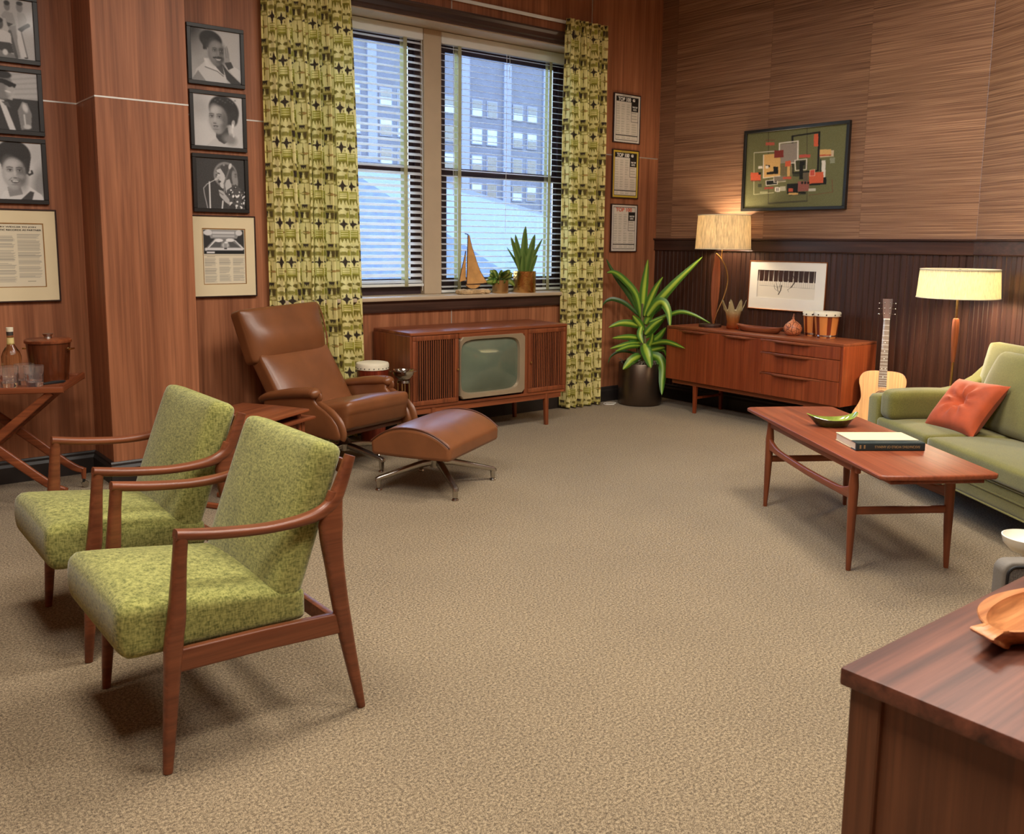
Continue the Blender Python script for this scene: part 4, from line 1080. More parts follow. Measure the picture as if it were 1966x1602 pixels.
star_base(ott, .38, -46, .165, .075, .25, M['satin_metal'])
b = MB(); prof = []; nY = 22
for i in range(nY + 1):
    y = -1 + 2 * i / nY; prof.append((y, .085 + .098 * (1 - abs(y) ** 2.3)))
V = []; Fc = []; nx = 14
xs = [-.35 + .70 * j / nx for j in range(nx + 1)]
for j, x in enumerate(xs):
    e = abs(x) / .35; pin = 1 - .03 * (e ** 6)
    for y, z in prof: V.append((x * (1 + .02 * (1 - y * y)), y * .265 * (1 + .02 * (1 - e ** 4)), .245 + z * pin + .006 * (1 - e ** 4)))
    for y, z in prof[::-1]: V.append((x, y * .262, .245 - .004 * (1 - y * y)))
m = 2 * (nY + 1)
for j in range(nx):
    for k in range(m):
        l = (k + 1) % m; Fc.append([j * m + k, (j + 1) * m + k, (j + 1) * m + l, j * m + l])
Fc += [list(range(m)), [nx * m + k for k in range(m)][::-1]]
b.add(V, Fc); pad = b.obj('cushion', L_, ott, 75); bv = pad.modifiers.new('soft', 'BEVEL'); bv.width = .022; bv.segments = 4; bv.limit_method = 'ANGLE'; bv.angle_limit = R(38)
for sx in (-1, 1):
    b = MB(); pts = [(sx * .3525 * (1 + .02 * (1 - y * y)), y * .266, .246 + z) for y, z in prof]
    b.tube([(p[0] - sx * .007, p[1] * .985, p[2] - .003) for p in pts], .0045, 6); b.obj('piping', M['leather_dark'], pad)

# ------------------------------------------------------------------ nesting side tables
def nest(name, loc, w, d, z, th, leg_in, label):
    t = empty(name, loc, R(29.5), label=label, cat='side table', group='nesting teak side tables')
    b = MB(); V, Fc = prism([(-w / 2, -d / 2), (w / 2, -d / 2 * .98), (w / 2 + .012, 0), (w / 2, d / 2 * .98), (-w / 2, d / 2), (-w / 2 - .012, 0)], th, .006, 2)
    b.add(V, Fc, trs((0, 0, z - th))); b.obj('table_top', M['teak_x'], t, 30)
    for sx in (-1, 1):
        for sy in (-1, 1):
            x0, y0 = sx * (w / 2 - leg_in), sy * (d / 2 - .05)
            MB().tube([(x0, y0, z - th + .001), (x0 + sx * .012, y0, 0)], [.016, .012], 12).obj('leg', M['teak_z'], t)
        MB().sweep([(sx * (w / 2 - leg_in), -d / 2 + .05, z - th - .025), (sx * (w / 2 - leg_in), d / 2 - .05, z - th - .025)], (.02, .035), (1, 0, 0), .2, 2).obj('apron', M['teak_y'], t)
        MB().sweep([(sx * (w / 2 - leg_in + .012), -d / 2 + .02, .016), (sx * (w / 2 - leg_in + .012), d / 2 - .02, .016)], (.03, .03), (1, 0, 0), .3, 2).obj('foot_rail', M['teak_y'], t)
    return t
nest('nesting_table', (2.028, 5.04, 0), .60, .50, .50, .020, .05, 'larger teak nesting table, top one of the pair between chairs and recliner')
nest('nesting_table', (2.148, 5.06, 0), .50, .42, .445, .018, .08, 'smaller teak nesting table slid out from under the larger one')

# ------------------------------------------------------------------ tall drum and smoking stand
M['drum_red'] = wood('drum_red', (92, 30, 18), (138, 58, 34), 'z', 1.2, rough=.3)
M['skin'] = plain('skin', (232, 222, 196), .6, var=.05)
t = empty('drum', (3.36, 5.87, 0), label='tall red-brown drum with tacked white skin behind the recliner arm', cat='drum')
MB().lathe([(0, 0), (.088, 0), (.092, .012), (.09, .03), (.1, .25), (.117, .5), (.118, .595), (0, .595)], 36).obj('shell', M['drum_red'], t)
MB().lathe([(.1185, .565), (.1215, .566), (.1225, .6), (.118, .612), (.1, .617), (0, .618)], 36).obj('skin', M['skin'], t)
b = MB()
for k in range(22):
    a = 2 * math.pi * k / 22; b.ball((.1225 * math.cos(a), .1225 * math.sin(a), .578), .004, 5)
o = b.obj('tacks', M['ink'], t); o['kind'] = 'stuff'
t = empty('smoking_stand', (3.425, 5.545, 0), label='chrome smoking stand with ashtray bowl beside the television console', cat='ashtray stand')
MB().lathe([(0, .515), (.03, .515), (.06, .53), (.078, .56), (.08, .578), (.104, .584), (.105, .589), (.08, .588), (.074, .575), (.06, .562), (0, .56)], 40).obj('bowl', M['chrome'], t)
MB().lathe([(0, .583), (.02, .585), (.035, .592), (.03, .602), (.012, .606), (0, .606)], 24).obj('lid', M['chrome'], t)
MB().lathe([(.042, .497), (.05, .497), (.05, .515), (.042, .515)], 24).obj('collar', M['chrome'], t)
for k in range(4):
    a = R(45 + 90 * k); MB().tube([(.042 * math.cos(a), .042 * math.sin(a), .505), (.042 * math.cos(a), .042 * math.sin(a), .012)], .0065, 8).obj('rod', M['brass'], t)
MB().lathe([(0, 0), (.1, 0), (.1, .008), (.05, .018), (0, .018)], 32).obj('base', M['chrome'], t)

# ------------------------------------------------------------------ television console
con = empty('television_console', (4.31, 5.895, 0), label='teak television console with slatted doors beneath the window', cat='console')
X0, X1, Y0, Y1, Z0, Z1 = -.77, .77, -.265, .268, .268, .84
MB().span((X0, Y0, Z1 - .024), (X1, Y1, Z1), .004, 2).obj('top', M['teak_x'], con, 30)
MB().span((X0, Y0 + .004, Z0), (X0 + .02, Y1, Z1 - .0245), .002, 1).obj('side_panel', M['teak_z'], con, 30)
MB().span((X1 - .02, Y0 + .004, Z0), (X1, Y1, Z1 - .0245), .002, 1).obj('side_panel', M['teak_z'], con, 30)
MB().span((X0 + .0205, Y0 + .004, Z0), (X1 - .0205, Y1, Z0 + .022), .002, 1).obj('bottom', M['teak_x'], con, 30)
MB().span((X0 + .0205, Y1 - .012, Z0 + .0225), (X1 - .0205, Y1, Z1 - .0245)).obj('back', M['dark_wood'], con, 0)
b = MB(); b.span((-.338, Y0 + .012, Z0 + .0225), (-.330, Y1 - .0125, Z1 - .0245)); b.span((.312, Y0 + .006, Z0 + .0225), (.352, Y0 + .05, Z1 - .0245)); b.obj('divider', M['teak_z'], con, 0)
MB().span((-.33, Y0 + .006, Z1 - .062), (.312, Y0 + .03, Z1 - .0246)).obj('fascia', M['teak_x'], con, 0)
def door(x0, x1, knobx):
    z0, z1 = Z0 + .024, Z1 - .027; ya, yb_ = Y0 - .002, Y0 + .018; f = .036
    b = MB(); b.span((x0, ya, z0), (x1, yb_, z0 + f), .004, 2); b.span((x0, ya, z1 - f), (x1, yb_, z1), .004, 2)
    b.span((x0, ya, z0 + f + .0003), (x0 + f, yb_, z1 - f - .0003), .004, 2); b.span((x1 - f, ya, z0 + f + .0003), (x1, yb_, z1 - f - .0003), .004, 2)
    d = b.obj('door', M['teak_z'], con, 30)
    MB().span((x0 + f, Y0 + .0175, z0 + f), (x1 - f, Y0 + .0195, z1 - f)).obj('speaker_cloth', M['black'], d, 0)
    n = 17; p = (x1 - x0 - 2 * f) / n
    sb = MB(); sb.box((0, 0, (z0 + z1) / 2), (p * .46, .009, z1 - z0 - 2 * f - .001), .002, 1); sm = sb.mesh('slat', 0); sm.materials.append(M['teak_z'])
    for k in range(n):
        o = bpy.data.objects.new('slat', sm); COL.objects.link(o); o.parent = d; o.location = (x0 + f + p * (k + .5), Y0 + .0055, 0)
    MB().lathe([(0, 0), (.004, 0), (.004, .008), (.008, .012), (.008, .017), (0, .019)], 14).obj('knob', M['brass'], d, loc=(knobx, Y0 - .002, .545), rot=(R(90), 0, 0))
door(X0 + .021, -.339, -.354); door(.353, X1 - .021, .372)
M['bezel'] = plain('bezel', (168, 150, 124), .38, metal=.45, var=.05)
def sq_ring(w, h, n, e):
    return [(w * math.copysign(abs(math.cos(a)) ** (2 / e), math.cos(a)), h * math.copysign(abs(math.sin(a)) ** (2 / e), math.sin(a))) for a in [2 * math.pi * k / n for k in range(n)]]
tv = empty('television', parent=con, loc=(-.0085, Y0, .5455))
N = 64; rings = []; W_, H_ = .3195, .2405
outer = []
for k in range(N):
    a = 2 * math.pi * k / N; c, s = math.cos(a), math.sin(a); q_ = max(abs(c) / W_, abs(s) / H_); outer.append((c / q_, s / q_))
cx = -.024; cz = .006
inn = [(cx + x, cz + z) for x, z in sq_ring(.290, .213, N, 6.0)]; inn2 = [(cx + x, cz + z) for x, z in sq_ring(.281, .204, N, 6.0)]
V = [(x, -.004, z) for x, z in outer] + [(x * .985, -.012, z * .985) for x, z in outer] + [(x, -.008, z) for x, z in inn] + [(x, .02, z) for x, z in inn2] + [(x, .03, z) for x, z in outer]
Fc = []
for a_, b_ in ((4, 0), (0, 1), (1, 2), (2, 3)):
    for k in range(N): l = (k + 1) % N; Fc.append([a_ * N + k, a_ * N + l, b_ * N + l, b_ * N + k])
bz = MB(); bz.add(V, [f[::-1] for f in Fc]); bz.obj('bezel', M['bezel'], tv, 18)
mS, nt, bs = new_mat('screen'); bs.inputs['Base Color'].default_value = rgb(96, 106, 88); bs.inputs['Roughness'].default_value = .12; bs.inputs['Coat Weight'].default_value = .6
nt.links.new(ramp(nt, noise(nt, coords(nt), 3), [(.3, rgb(88, 98, 82)), (.7, rgb(104, 114, 96))]), bs.inputs['Base Color'])
V = [(cx, -.022, cz)]; Fc = []; KR = 12
for j in range(1, KR + 1):
    f = j / KR
    for x, z in sq_ring(.284 * f, .207 * f, N, 2 + 3.5 * f): V.append((cx + x, -.022 + .036 * f ** 2.2, cz + z))
for k in range(N): Fc.append([0, 1 + k, 1 + (k + 1) % N])
for j in range(KR - 1):
    for k in range(N): l = (k + 1) % N; Fc.append([1 + j * N + k, 1 + (j + 1) * N + k, 1 + (j + 1) * N + l, 1 + j * N + l])
sc_ = MB(); sc_.add(V, Fc); sc_.obj('screen', mS, tv, 60)
b = MB()
for k in range(N): pass
MB().span((-.31, .031, -.225), (.31, .2, .225)).obj('cabinet', M['black'], tv, 0)
MB().span((X0 + .05, Y0 + .012, .225), (X1 - .05, Y0 + .04, Z0 - .0005)).obj('base_rail', M['teak_x'], con, 0)
MB().span((X0 + .05, Y1 - .06, .225), (X1 - .05, Y1 - .03, Z0 - .0005)).obj('base_rail', M['teak_x'], con, 0)
for x in (-.565, .565):
    for y in (Y0 + .026, Y1 - .085):
        MB().sweep([(x, y, Z0 - .001), (x + (.01 if x > 0 else -.01), y, .001)], [(.042, .036), (.03, .028)], (0, 1, 0), .15, 2).obj('leg', M['teak_z'], con)

# ------------------------------------------------------------------ corner plant in metal pot
pl = empty('potted_plant', (6.28, 5.915, 0), -YAW, label='striped dracaena in a dark bronze cylinder pot in the corner', cat='plant')
M['bronze'] = plain('bronze', (98, 84, 72), .3, metal=.85, var=.06)
M['soil'] = plain('soil', (92, 80, 66), 1, var=.3, vscale=40, bmp=.8, bscale=50)
MB().lathe([(0, 0), (.19, 0), (.202, .006), (.206, .03), (.206, .39), (.203, .395), (.196, .395), (.194, .36), (0, .36)], 48).obj('pot', M['bronze'], pl, 40)
b = MB(); rs = np.random.RandomState(4)
b.lathe([(.193, .362), (.12, .385), (.05, .4), (0, .405)], 24); b.obj('soil', M['soil'], pl)
mo = MB()
for k in range(70):
    a = rs.rand() * 6.28; rr_ = .06 + .13 * rs.rand(); p0 = np.array([rr_ * math.cos(a), rr_ * math.sin(a), .39]); d = np.array([rs.randn() * .03, rs.randn() * .03, .02 + .02 * rs.rand()])
    mo.tube([p0, p0 + d * .5 + [0, 0, .01], p0 + d], .0018, 4)
M['moss'] = plain('moss', (150, 140, 126), .9, var=.2)
o = mo.obj('moss', M['moss'], pl); o['kind'] = 'stuff'
M['leaf'] = attr_mat('leaf', .38, .5); M['stem'] = plain('stem', (112, 104, 66), .8, var=.2)
for (x, y, z1) in ((0, 0, .95), (.035, .02, .8), (-.03, .03, .74)):
    MB().tube([(x * .6, y * .6, .37), (x, y, z1 * .7), (x * 1.1, y, z1)], [.017, .015, .01], 8).obj('stem', M['stem'], pl)
def leaf(parent, path, w, cen, edge, fold=.35, k=5, twist=0.0, name='leaf', mat=None):
    P = [Vector(p) for p in smooth_path(path, k)]; n = len(P); V = []; Cc = []; Fc = []
    for i, p in enumerate(P):
        t_ = (P[min(i + 1, n - 1)] - P[max(i - 1, 0)]).normalized(); f = i / (n - 1)
        sd = Vector((0, -1, 0)) if abs(t_.y) < .9 else Vector((1, 0, 0))
        nn = sd - t_ * sd.dot(t_); nn.normalize(); s_ = t_.cross(nn); s_.normalize()
        if twist: q_ = Matrix.Rotation(twist * f, 3, t_); nn = q_ @ nn; s_ = q_ @ s_
        ww = w * (math.sin(math.pi * min(1, .12 + .88 * f ** .8)) ** .75 if f < 1 else 0) * .5 + (.0006 if i == n - 1 else 0)
        for u, c in ((-1, edge), (-.55, edge), (-.22, cen), (0, cen), (.22, cen), (.55, edge), (1, edge)):
            V.append((p + s_ * (u * ww) + nn * (-abs(u) * ww * fold))[:]); Cc.append(c)
    m = 7
    for i in range(n - 1):
        for j in range(m - 1): Fc.append([i * m + j, i * m + j + 1, (i + 1) * m + j + 1, (i + 1) * m + j])
    # back side gives the blade a thickness
    N0 = len(V); V2 = [(v[0], v[1] + .0016, v[2] - .0004) for v in V]; V += V2; Cc += Cc
    Fc += [[N0 + a for a in f[::-1]] for f in Fc]
    me = bpy.data.meshes.new(name); me.from_pydata(V, [], Fc); me.update(); me.polygons.foreach_set('use_smooth', [True] * len(me.polygons))
    ca = me.color_attributes.new('Col', 'FLOAT_COLOR', 'POINT'); ca.data.foreach_set('color', np.array([rgb(c) for c in Cc]).ravel())
    return add_obj(name, me, mat or M['leaf'], parent)
LM, LG, DG = (158, 182, 62), (66, 110, 34), (44, 78, 32)
def lp(cx_, cy_): return ((cx_ / 5 - 89) * .00484, (1254.7 - 480 - cy_ / 5 - 480) * .0049)
leaves = [([(500, 620), (600, 470), (760, 280), (985, 50)], 70, LM, .0, -.12), ([(450, 600), (452, 400), (465, 240), (480, 80)], 62, LM, .0, -.03), ([(480, 620), (505, 480), (555, 350), (615, 240)], 54, LM, -.05, -.12),
 ([(440, 650), (380, 420), (250, 270), (150, 205), (80, 210)], 52, LG, .02, -.1), ([(420, 600), (300, 400), (170, 230), (85, 80)], 40, DG, .06, .03), ([(400, 620), (290, 510), (170, 465), (100, 480), (60, 525)], 34, DG, .04, .01),
 ([(520, 620), (570, 500), (630, 490), (675, 580), (685, 715)], 74, LM, -.1, -.2), ([(560, 680), (680, 610), (800, 570), (930, 600), (1095, 715)], 34, LG, -.05, -.22), ([(430, 720), (330, 690), (220, 685), (105, 722)], 56, LM, -.08, -.15),
 ([(430, 840), (300, 812), (130, 812)], 46, LM, -.1, -.25), ([(430, 880), (300, 880), (112, 912)], 44, LM, -.08, -.25), ([(420, 905), (300, 900), (160, 935)], 40, LG, -.12, -.28), ([(520, 960), (525, 860), (530, 770)], 46, LM, -.14, -.16),
 ([(470, 880), (485, 970), (508, 1092)], 84, LM, -.2, -.25), ([(430, 1000), (340, 1030), (240, 1108)], 70, LM, -.17, -.25), ([(540, 985), (600, 1010), (640, 1100), (625, 1230), (618, 1345)], 74, LG, -.17, -.26), ([(540, 900), (640, 842), (780, 876)], 42, LM, -.12, -.48),
 ([(510, 830), (580, 710), (665, 630)], 66, LG, .03, -.02), ([(500, 800), (560, 700), (640, 640)], 56, LM, -.02, -.06), ([(540, 900), (600, 820), (665, 720)], 56, LG, -.03, -.1), ([(400, 990), (260, 965), (160, 1010), (125, 1085)], 20, DG, .02, .0),
 ([(440, 640), (370, 450), (310, 330), (240, 300)], 54, LG, .04, .02), ([(560, 620), (650, 500), (705, 400)], 60, DG, .1, .12), ([(430, 720), (415, 800), (440, 872)], 44, LM, -.12, -.15), ([(520, 960), (590, 925), (650, 905)], 46, LM, -.12, -.17),
 ([(460, 640), (420, 560), (390, 380)], 50, LG, .06, .1), ([(470, 760), (400, 680), (340, 610)], 60, LM, -.06, -.1), ([(500, 700), (540, 560), (580, 470)], 60, LG, -.02, -.05), ([(480, 900), (440, 800), (410, 700)], 50, LG, .02, .04), ([(600, 960), (660, 950), (690, 1010)], 26, LG, .0, .0), ([(440, 930), (380, 900), (330, 850)], 44, DG, .06, .1)]
for pts, w, ce, d0, d1 in leaves:
    n = len(pts); path = []
    for i, p in enumerate(pts):
        a_, z_ = lp(*p); f = i / (n - 1); path.append((a_ if i else a_ * .6, (d0 * .4) * (1 - f) + d1 * f, z_ + (.028 if p[0] > 1000 else 0)))
    leaf(pl, path, w * .00097 * 1.28, ce if ce is LM else ((138, 172, 56) if ce is LG else (62, 96, 36)), LG if ce is not DG else DG)
t = MB().tube(smooth_path([(5.98, 6.06, .004), (6.03, 6.02, .004), (6.1, 6.05, .004), (6.06, 6.1, .004), (5.99, 6.1, .004), (5.95, 6.04, .004), (6.02, 5.99, .004)], 6), .003, 6).obj('cable', M['white'])
setp(t, 'thin white cable coiled on the carpet by the curtain hem', 'cable')
# ------------------------------------------------------------------ sideboard
sb = empty('sideboard', (6.462, 4.676, 0), R(-92.2), label='long low teak sideboard with sculpted lip handles along the right wall', cat='sideboard')
SL, SD, SZ0, SZ1 = .915, .22, .285, .77
tk = wood('sideboard_teak', (120, 50, 24), (156, 78, 42), 'z', .9, rough=.36, contrast=(.28, .74)); tkx = wood('sideboard_teak_x', (112, 56, 34), (150, 84, 52), 'x', .9, rough=.34, contrast=(.28, .74))
MB().span((-SL, -SD, SZ1 - .022), (SL, SD, SZ1), .003, 2).obj('top', tkx, sb, 30)
for x0 in (-SL, SL - .022): MB().span((x0, -SD + .002, SZ0), (x0 + .022, SD, SZ1 - .0225), .002, 1).obj('side_panel', tk, sb, 30)
MB().span((-SL + .0225, -SD + .004, SZ0), (SL - .0225, SD, SZ0 + .02)).obj('bottom', tkx, sb, 0)
MB().span((-SL + .0225, SD - .01, SZ0 + .0205), (SL - .0225, SD - .002, SZ1 - .0225)).obj('back', M['dark_wood'], sb, 0)
XS = .160
MB().span((XS - .009, -SD + .004, SZ0 + .0205), (XS + .009, SD - .0105, SZ1 - .0225)).obj('divider', tk, sb, 0)
def lip(parent, xc, half, z, run):
    """sculpted lip: long thin taper swelling to a grip"""
    V, Fc = prism([(-run, 0), (-half - .05, -.004), (-half, -.03), (half, -.03), (half + .05, -.004), (run, 0), (run, .006), (-run, .006)], .017, .004, 2)
    b = MB(); b.add(V, Fc, trs((xc, -SD - .001, z - .017))); return b.obj('handle', tkx, parent, 30)
d = MB().span((-SL + .024, -SD - .002, SZ0 + .003), (XS - .010, -SD + .016, SZ1 - .025), .0015, 1).obj('door', tk, sb, 30)
lip(d, -.588, .085, SZ1 - .0255, .2); lip(d, -.09, .085, SZ1 - .0255, .2)
for z0, z1 in ((.645, SZ1 - .0245), (.478, .641), (SZ0 + .003, .474)):
    dr = MB().span((XS + .010, -SD - .002, z0), (SL - .024, -SD + .016, z1), .0015, 1).obj('drawer', tk, sb, 30)
    lip(dr, .452, .13, z1 - .0003, .335)
for y in (-SD + .03, SD - .06): MB().span((-SL + .06, y, .248), (SL - .06, y + .03, SZ0 - .0005)).obj('base_rail', tkx, sb, 0)
for x in (-.585, .585):
    for y in (-SD + .045, SD - .045): MB().sweep([(x, y, .2475), (x, y, .001)], [(.036, .036), (.026, .026)], (0, 1, 0), .12, 2).obj('leg', tk, sb)
    MB().span((x - .009, -SD + .063, .13), (x + .009, SD - .063, .15)).obj('stretcher', tk, sb, 0)

# ------------------------------------------------------------------ lamps
def shade_mat(name, col, weave, mix=.5):
    m, nt, bs = new_mat(name); out = nt.nodes['Material Output']
    v = coords(nt, (1, 1, .12)); n1 = noise(nt, v, weave, 3, .6)
    c = ramp(nt, n1, [(.3, rgb(*[int(x * .80) for x in col])), (.65, rgb(col))])
    df = nt.nodes.new('ShaderNodeBsdfDiffuse'); tr = nt.nodes.new('ShaderNodeBsdfTranslucent'); ms = nt.nodes.new('ShaderNodeMixShader'); ms.inputs[0].default_value = mix
    nt.links.new(c, df.inputs[0]); nt.links.new(c, tr.inputs[0]); nt.links.new(df.outputs[0], ms.inputs[1]); nt.links.new(tr.outputs[0], ms.inputs[2]); nt.links.new(ms.outputs[0], out.inputs[0])
    return m
M['shade_linen'] = shade_mat('shade_linen', (230, 214, 182), 90, .4); M['shade_cream'] = shade_mat('shade_cream', (244, 236, 206), 200)
M['bulb'] = plain('bulb', (250, 240, 220), .4); nb = M['bulb'].node_tree.nodes['Principled BSDF']; nb.inputs['Emission Color'].default_value = (1, .75, .45, 1); nb.inputs['Emission Strength'].default_value = 6
def lamp_light(name, parent, loc, power, col=(1, .78, .50), size=.05):
    l = bpy.data.lights.new(name, 'POINT'); l.energy = power; l.color = col; l.shadow_soft_size = size
    o = bpy.data.objects.new(name, l); COL.objects.link(o); o.location = loc; o.parent = parent; return o
tl = empty('table_lamp', (6.5, 5.285, .77), -YAW, label='table lamp with wooden blade, brass bow and pale linen drum shade on the sideboard', cat='lamp')
MB().lathe([(0, 0), (.1, 0), (.1, .022), (.096, .026), (0, .026)], 40).obj('base', M['dark_wood'], tl, 40)
bl = [(.018, .03), (.005, .12), (-.004, .26), (-.006, .36), (.0, .48), (.012, .58), (.022, .655), (.04, .64), (.062, .60), (.072, .5), (.074, .38), (.066, .26), (.05, .13), (.034, .03)]
b = MB(); b.prism(bl, .02, .005, trs((0, .01, 0)) @ Matrix(((1, 0, 0), (0, 0, -1), (0, 1, 0))).to_4x4()); b.obj('blade', M['teak_z'], tl, 40)
bow = smooth_path([(.03, -.012, .03), (.055, -.014, .13), (.112, -.014, .28), (.138, -.014, .42), (.118, -.014, .53), (.066, -.014, .62), (.024, -.012, .66)], 6)
MB().tube(bow, .0065, 8).obj('bow', M['brass'], tl)
MB().tube([(.078, -.012, .60), (.080, -.008, .95)], .006, 8).obj('neck', M['brass'], tl)
MB().lathe([(.243, .695), (.244, .695), (.228, .995), (.227, .995), (.2425, .695)], 64, (.085, -.008, 0)).obj('shade', M['shade_linen'], tl, 60)
b = MB()
for r_, z in ((.2435, .697), (.2285, .993)): b.tube([(.085 + r_ * math.cos(a), -.008 + r_ * math.sin(a), z) for a in np.linspace(0, 2 * math.pi, 64, endpoint=False)], .004, 6, closed=True)
b.obj('shade_trim', M['skin'], tl)
b = MB()
for k in range(3): a = R(120 * k); b.tube([(.081, -.008, .95), (.085 + .228 * math.cos(a), -.008 + .228 * math.sin(a), .985)], .0025, 6)
b.obj('spider', M['brass'], tl)
MB().ball((.083, -.008, .86), .03, 10, (1, 1, 1.3)).obj('bulb', M['bulb'], tl)
lamp_light('table_lamp_light', tl, (.083, -.008, .86), 27, (1, .82, .58))
fl = empty('floor_lamp', (6.2, 2.94, 0), -YAW, label='lit floor lamp with wide cream drum shade and teak grip behind the sofa', cat='lamp')
MB().lathe([(0, 0), (.13, 0), (.135, .008), (.13, .018), (.03, .028), (0, .03)], 40).obj('base', M['brass'], fl)
MB().tube([(0, 0, .02), (0, 0, 1.28)], .0085, 10).obj('pole', M['brass'], fl)
MB().lathe([(.009, .727), (.013, .728), (.021, .86), (.0235, .94), (.022, 1.01), (.018, 1.024), (.009, 1.026)], 20).obj('grip', M['teak_z'], fl)
MB().lathe([(.259, 1.165), (.26, 1.165), (.247, 1.357), (.246, 1.357), (.2585, 1.166)], 72).obj('shade', M['shade_cream'], fl, 60)
b = MB()
for r_, z in ((.2595, 1.166), (.2465, 1.356)): b.tube([(r_ * math.cos(a), r_ * math.sin(a), z) for a in np.linspace(0, 2 * math.pi, 72, endpoint=False)], .0035, 6, closed=True)
b.obj('shade_trim', M['skin'], fl)
MB().lathe([(.215, 1.333), (.216, 1.333), (.216, 1.338), (.012, 1.338), (.012, 1.333), (.215, 1.333)], 48).obj('diffuser', M['shade_cream'], fl, 40)
b = MB()
for k in range(3): a = R(120 * k + 30); b.tube([(.0, 0, 1.341), (.246 * math.cos(a), .246 * math.sin(a), 1.348)], .0025, 6)
b.obj('spider', M['brass'], fl)
MB().lathe([(0, 1.34), (.016, 1.34), (.016, 1.35), (.006, 1.356), (0, 1.357)], 16).obj('finial', M['black'], fl)
for k in range(2):
    MB().ball((.06 * (1 if k else -1), 0, 1.27), .03, 10, (1, 1, 1.2)).obj('bulb', M['bulb'], fl)
    lamp_light('floor_lamp_light', fl, (.06 * (1 if k else -1), 0, 1.27), 36, (1, .84, .60))

# ------------------------------------------------------------------ things on the sideboard
M['amber'] = glass_mat('amber', (.78, .32, .12, 1), .02, 1.45)
def amber():
    m, nt, bs = new_mat('amber_glass'); v = coords(nt, rand=False)
    sx = nt.nodes.new('ShaderNodeSeparateXYZ'); nt.links.new(v, sx.inputs[0]); mp = nt.nodes.new('ShaderNodeMapRange'); mp.inputs[1].default_value = 0; mp.inputs[2].default_value = .2
    nt.links.new(sx.outputs[2], mp.inputs[0]); nt.links.new(ramp(nt, mp.outputs[0], [(0, rgb(226, 110, 50)), (.45, rgb(232, 170, 100)), (.8, rgb(236, 226, 190))]), bs.inputs['Base Color'])
    bs.inputs['Transmission Weight'].default_value = .82; bs.inputs['Roughness'].default_value = .05; bs.inputs['IOR'].default_value = 1.35; return m
va = empty('glass_vase', (6.52, 5.05, .77), label='amber glass vase with fingered rim beside the table lamp', cat='vase')
V = []; Fc = []; nA = 48; prof = [(.0, .0), (.05, .0), (.056, .01), (.052, .05), (.058, .1), (.07, .15)]
def vring(r_, z, amt, inner=0):
    for k in range(nA):
        a = 2 * math.pi * k / nA; w = max(0, math.cos(3.5 * a * 2 / 1)) ; w = .5 + .5 * math.cos(7 * a)
        V.append(((r_ + amt * .03 * w - inner) * math.cos(a), (r_ + amt * .03 * w - inner) * math.sin(a), z + amt * (.095 * w - .01)))
seq = [(p[0], p[1], 0) for p in prof] + [(.076, .165, .45), (.08, .17, 1)]
for r_, z, am in seq: vring(max(r_, .0001), z, am)
for r_, z, am in seq[::-1][:-1]: vring(max(r_ - .006, .0001), z + .006 if am == 0 else z, am)
nr = len(V) // nA
for j in range(nr - 1):
    for k in range(nA): l = (k + 1) % nA; Fc.append([j * nA + k, j * nA + l, (j + 1) * nA + l, (j + 1) * nA + k])
b = MB(); b.add(V, Fc); b.obj('bowl', amber(), va, 60)
tr_ = empty('wooden_tray', (6.45, 4.715, .77), R(-90), label='long narrow wooden bowl lying between vase and gourd', cat='bowl')
V = []; Fc = []; NA = 40; lay = [(.0, .0, 0), (.7, .0, 0), (.82, .008, 0), (.95, .03, 1), (1.0, .046, 1), (.97, .048, 1), (.9, .03, 1), (.75, .014, 0), (.0, .012, 0)]
for f, z, e in lay:
    for k in range(NA): a = 2 * math.pi * k / NA; V.append((.235 * max(f, .001) * math.copysign(abs(math.cos(a)) ** .8, math.cos(a)), .06 * max(f, .001) * math.sin(a), z + (.012 * abs(math.cos(a)) ** 3 if e else 0)))
for j in range(len(lay) - 1):
    for k in range(NA): l = (k + 1) % NA; Fc.append([j * NA + k, j * NA + l, (j + 1) * NA + l, (j + 1) * NA + k])
b = MB(); b.add(V, Fc); b.obj('bowl', M['teak_x'], tr_, 60)
gd = empty('carved_gourd', (6.47, 4.40, .77), label='small carved gourd with stem next to the bongos', cat='gourd')
mg, nt, bs = new_mat('gourd_skin'); v = coords(nt)
vo = nt.nodes.new('ShaderNodeTexVoronoi'); vo.inputs['Scale'].default_value = 26; vo.feature = 'DISTANCE_TO_EDGE'; nt.links.new(v, vo.inputs['Vector'])
nt.links.new(ramp(nt, vo.outputs['Distance'], [(.04, rgb(120, 60, 36)), (.09, rgb(206, 128, 84)), (.3, rgb(176, 96, 58))]), bs.inputs['Base Color']); bs.inputs['Roughness'].default_value = .5
MB().lathe([(0, 0), (.04, .0), (.062, .018), (.073, .045), (.073, .065), (.062, .088), (.04, .108), (.018, .122), (.010, .134), (.009, .15), (0, .152)], 32).obj('body', mg, gd, 60)
MB().tube([(0, 0, .148), (.004, 0, .165), (.010, .002, .178)], [.008, .0065, .005], 8).obj('stem', M['teak_z'], gd)
bo = empty('bongo_drums', (6.55, 4.14, .77), R(-90), label='pair of striped wooden bongo drums with cream skins', cat='drums')
ms_, nt, bs = new_mat('bongo_staves'); tc = nt.nodes.new('ShaderNodeTexCoord'); sp = nt.nodes.new('ShaderNodeSeparateXYZ'); nt.links.new(tc.outputs['Object'], sp.inputs[0])
at = nt.nodes.new('ShaderNodeMath'); at.operation = 'ARCTAN2'; nt.links.new(sp.outputs[1], at.inputs[0]); nt.links.new(sp.outputs[0], at.inputs[1])
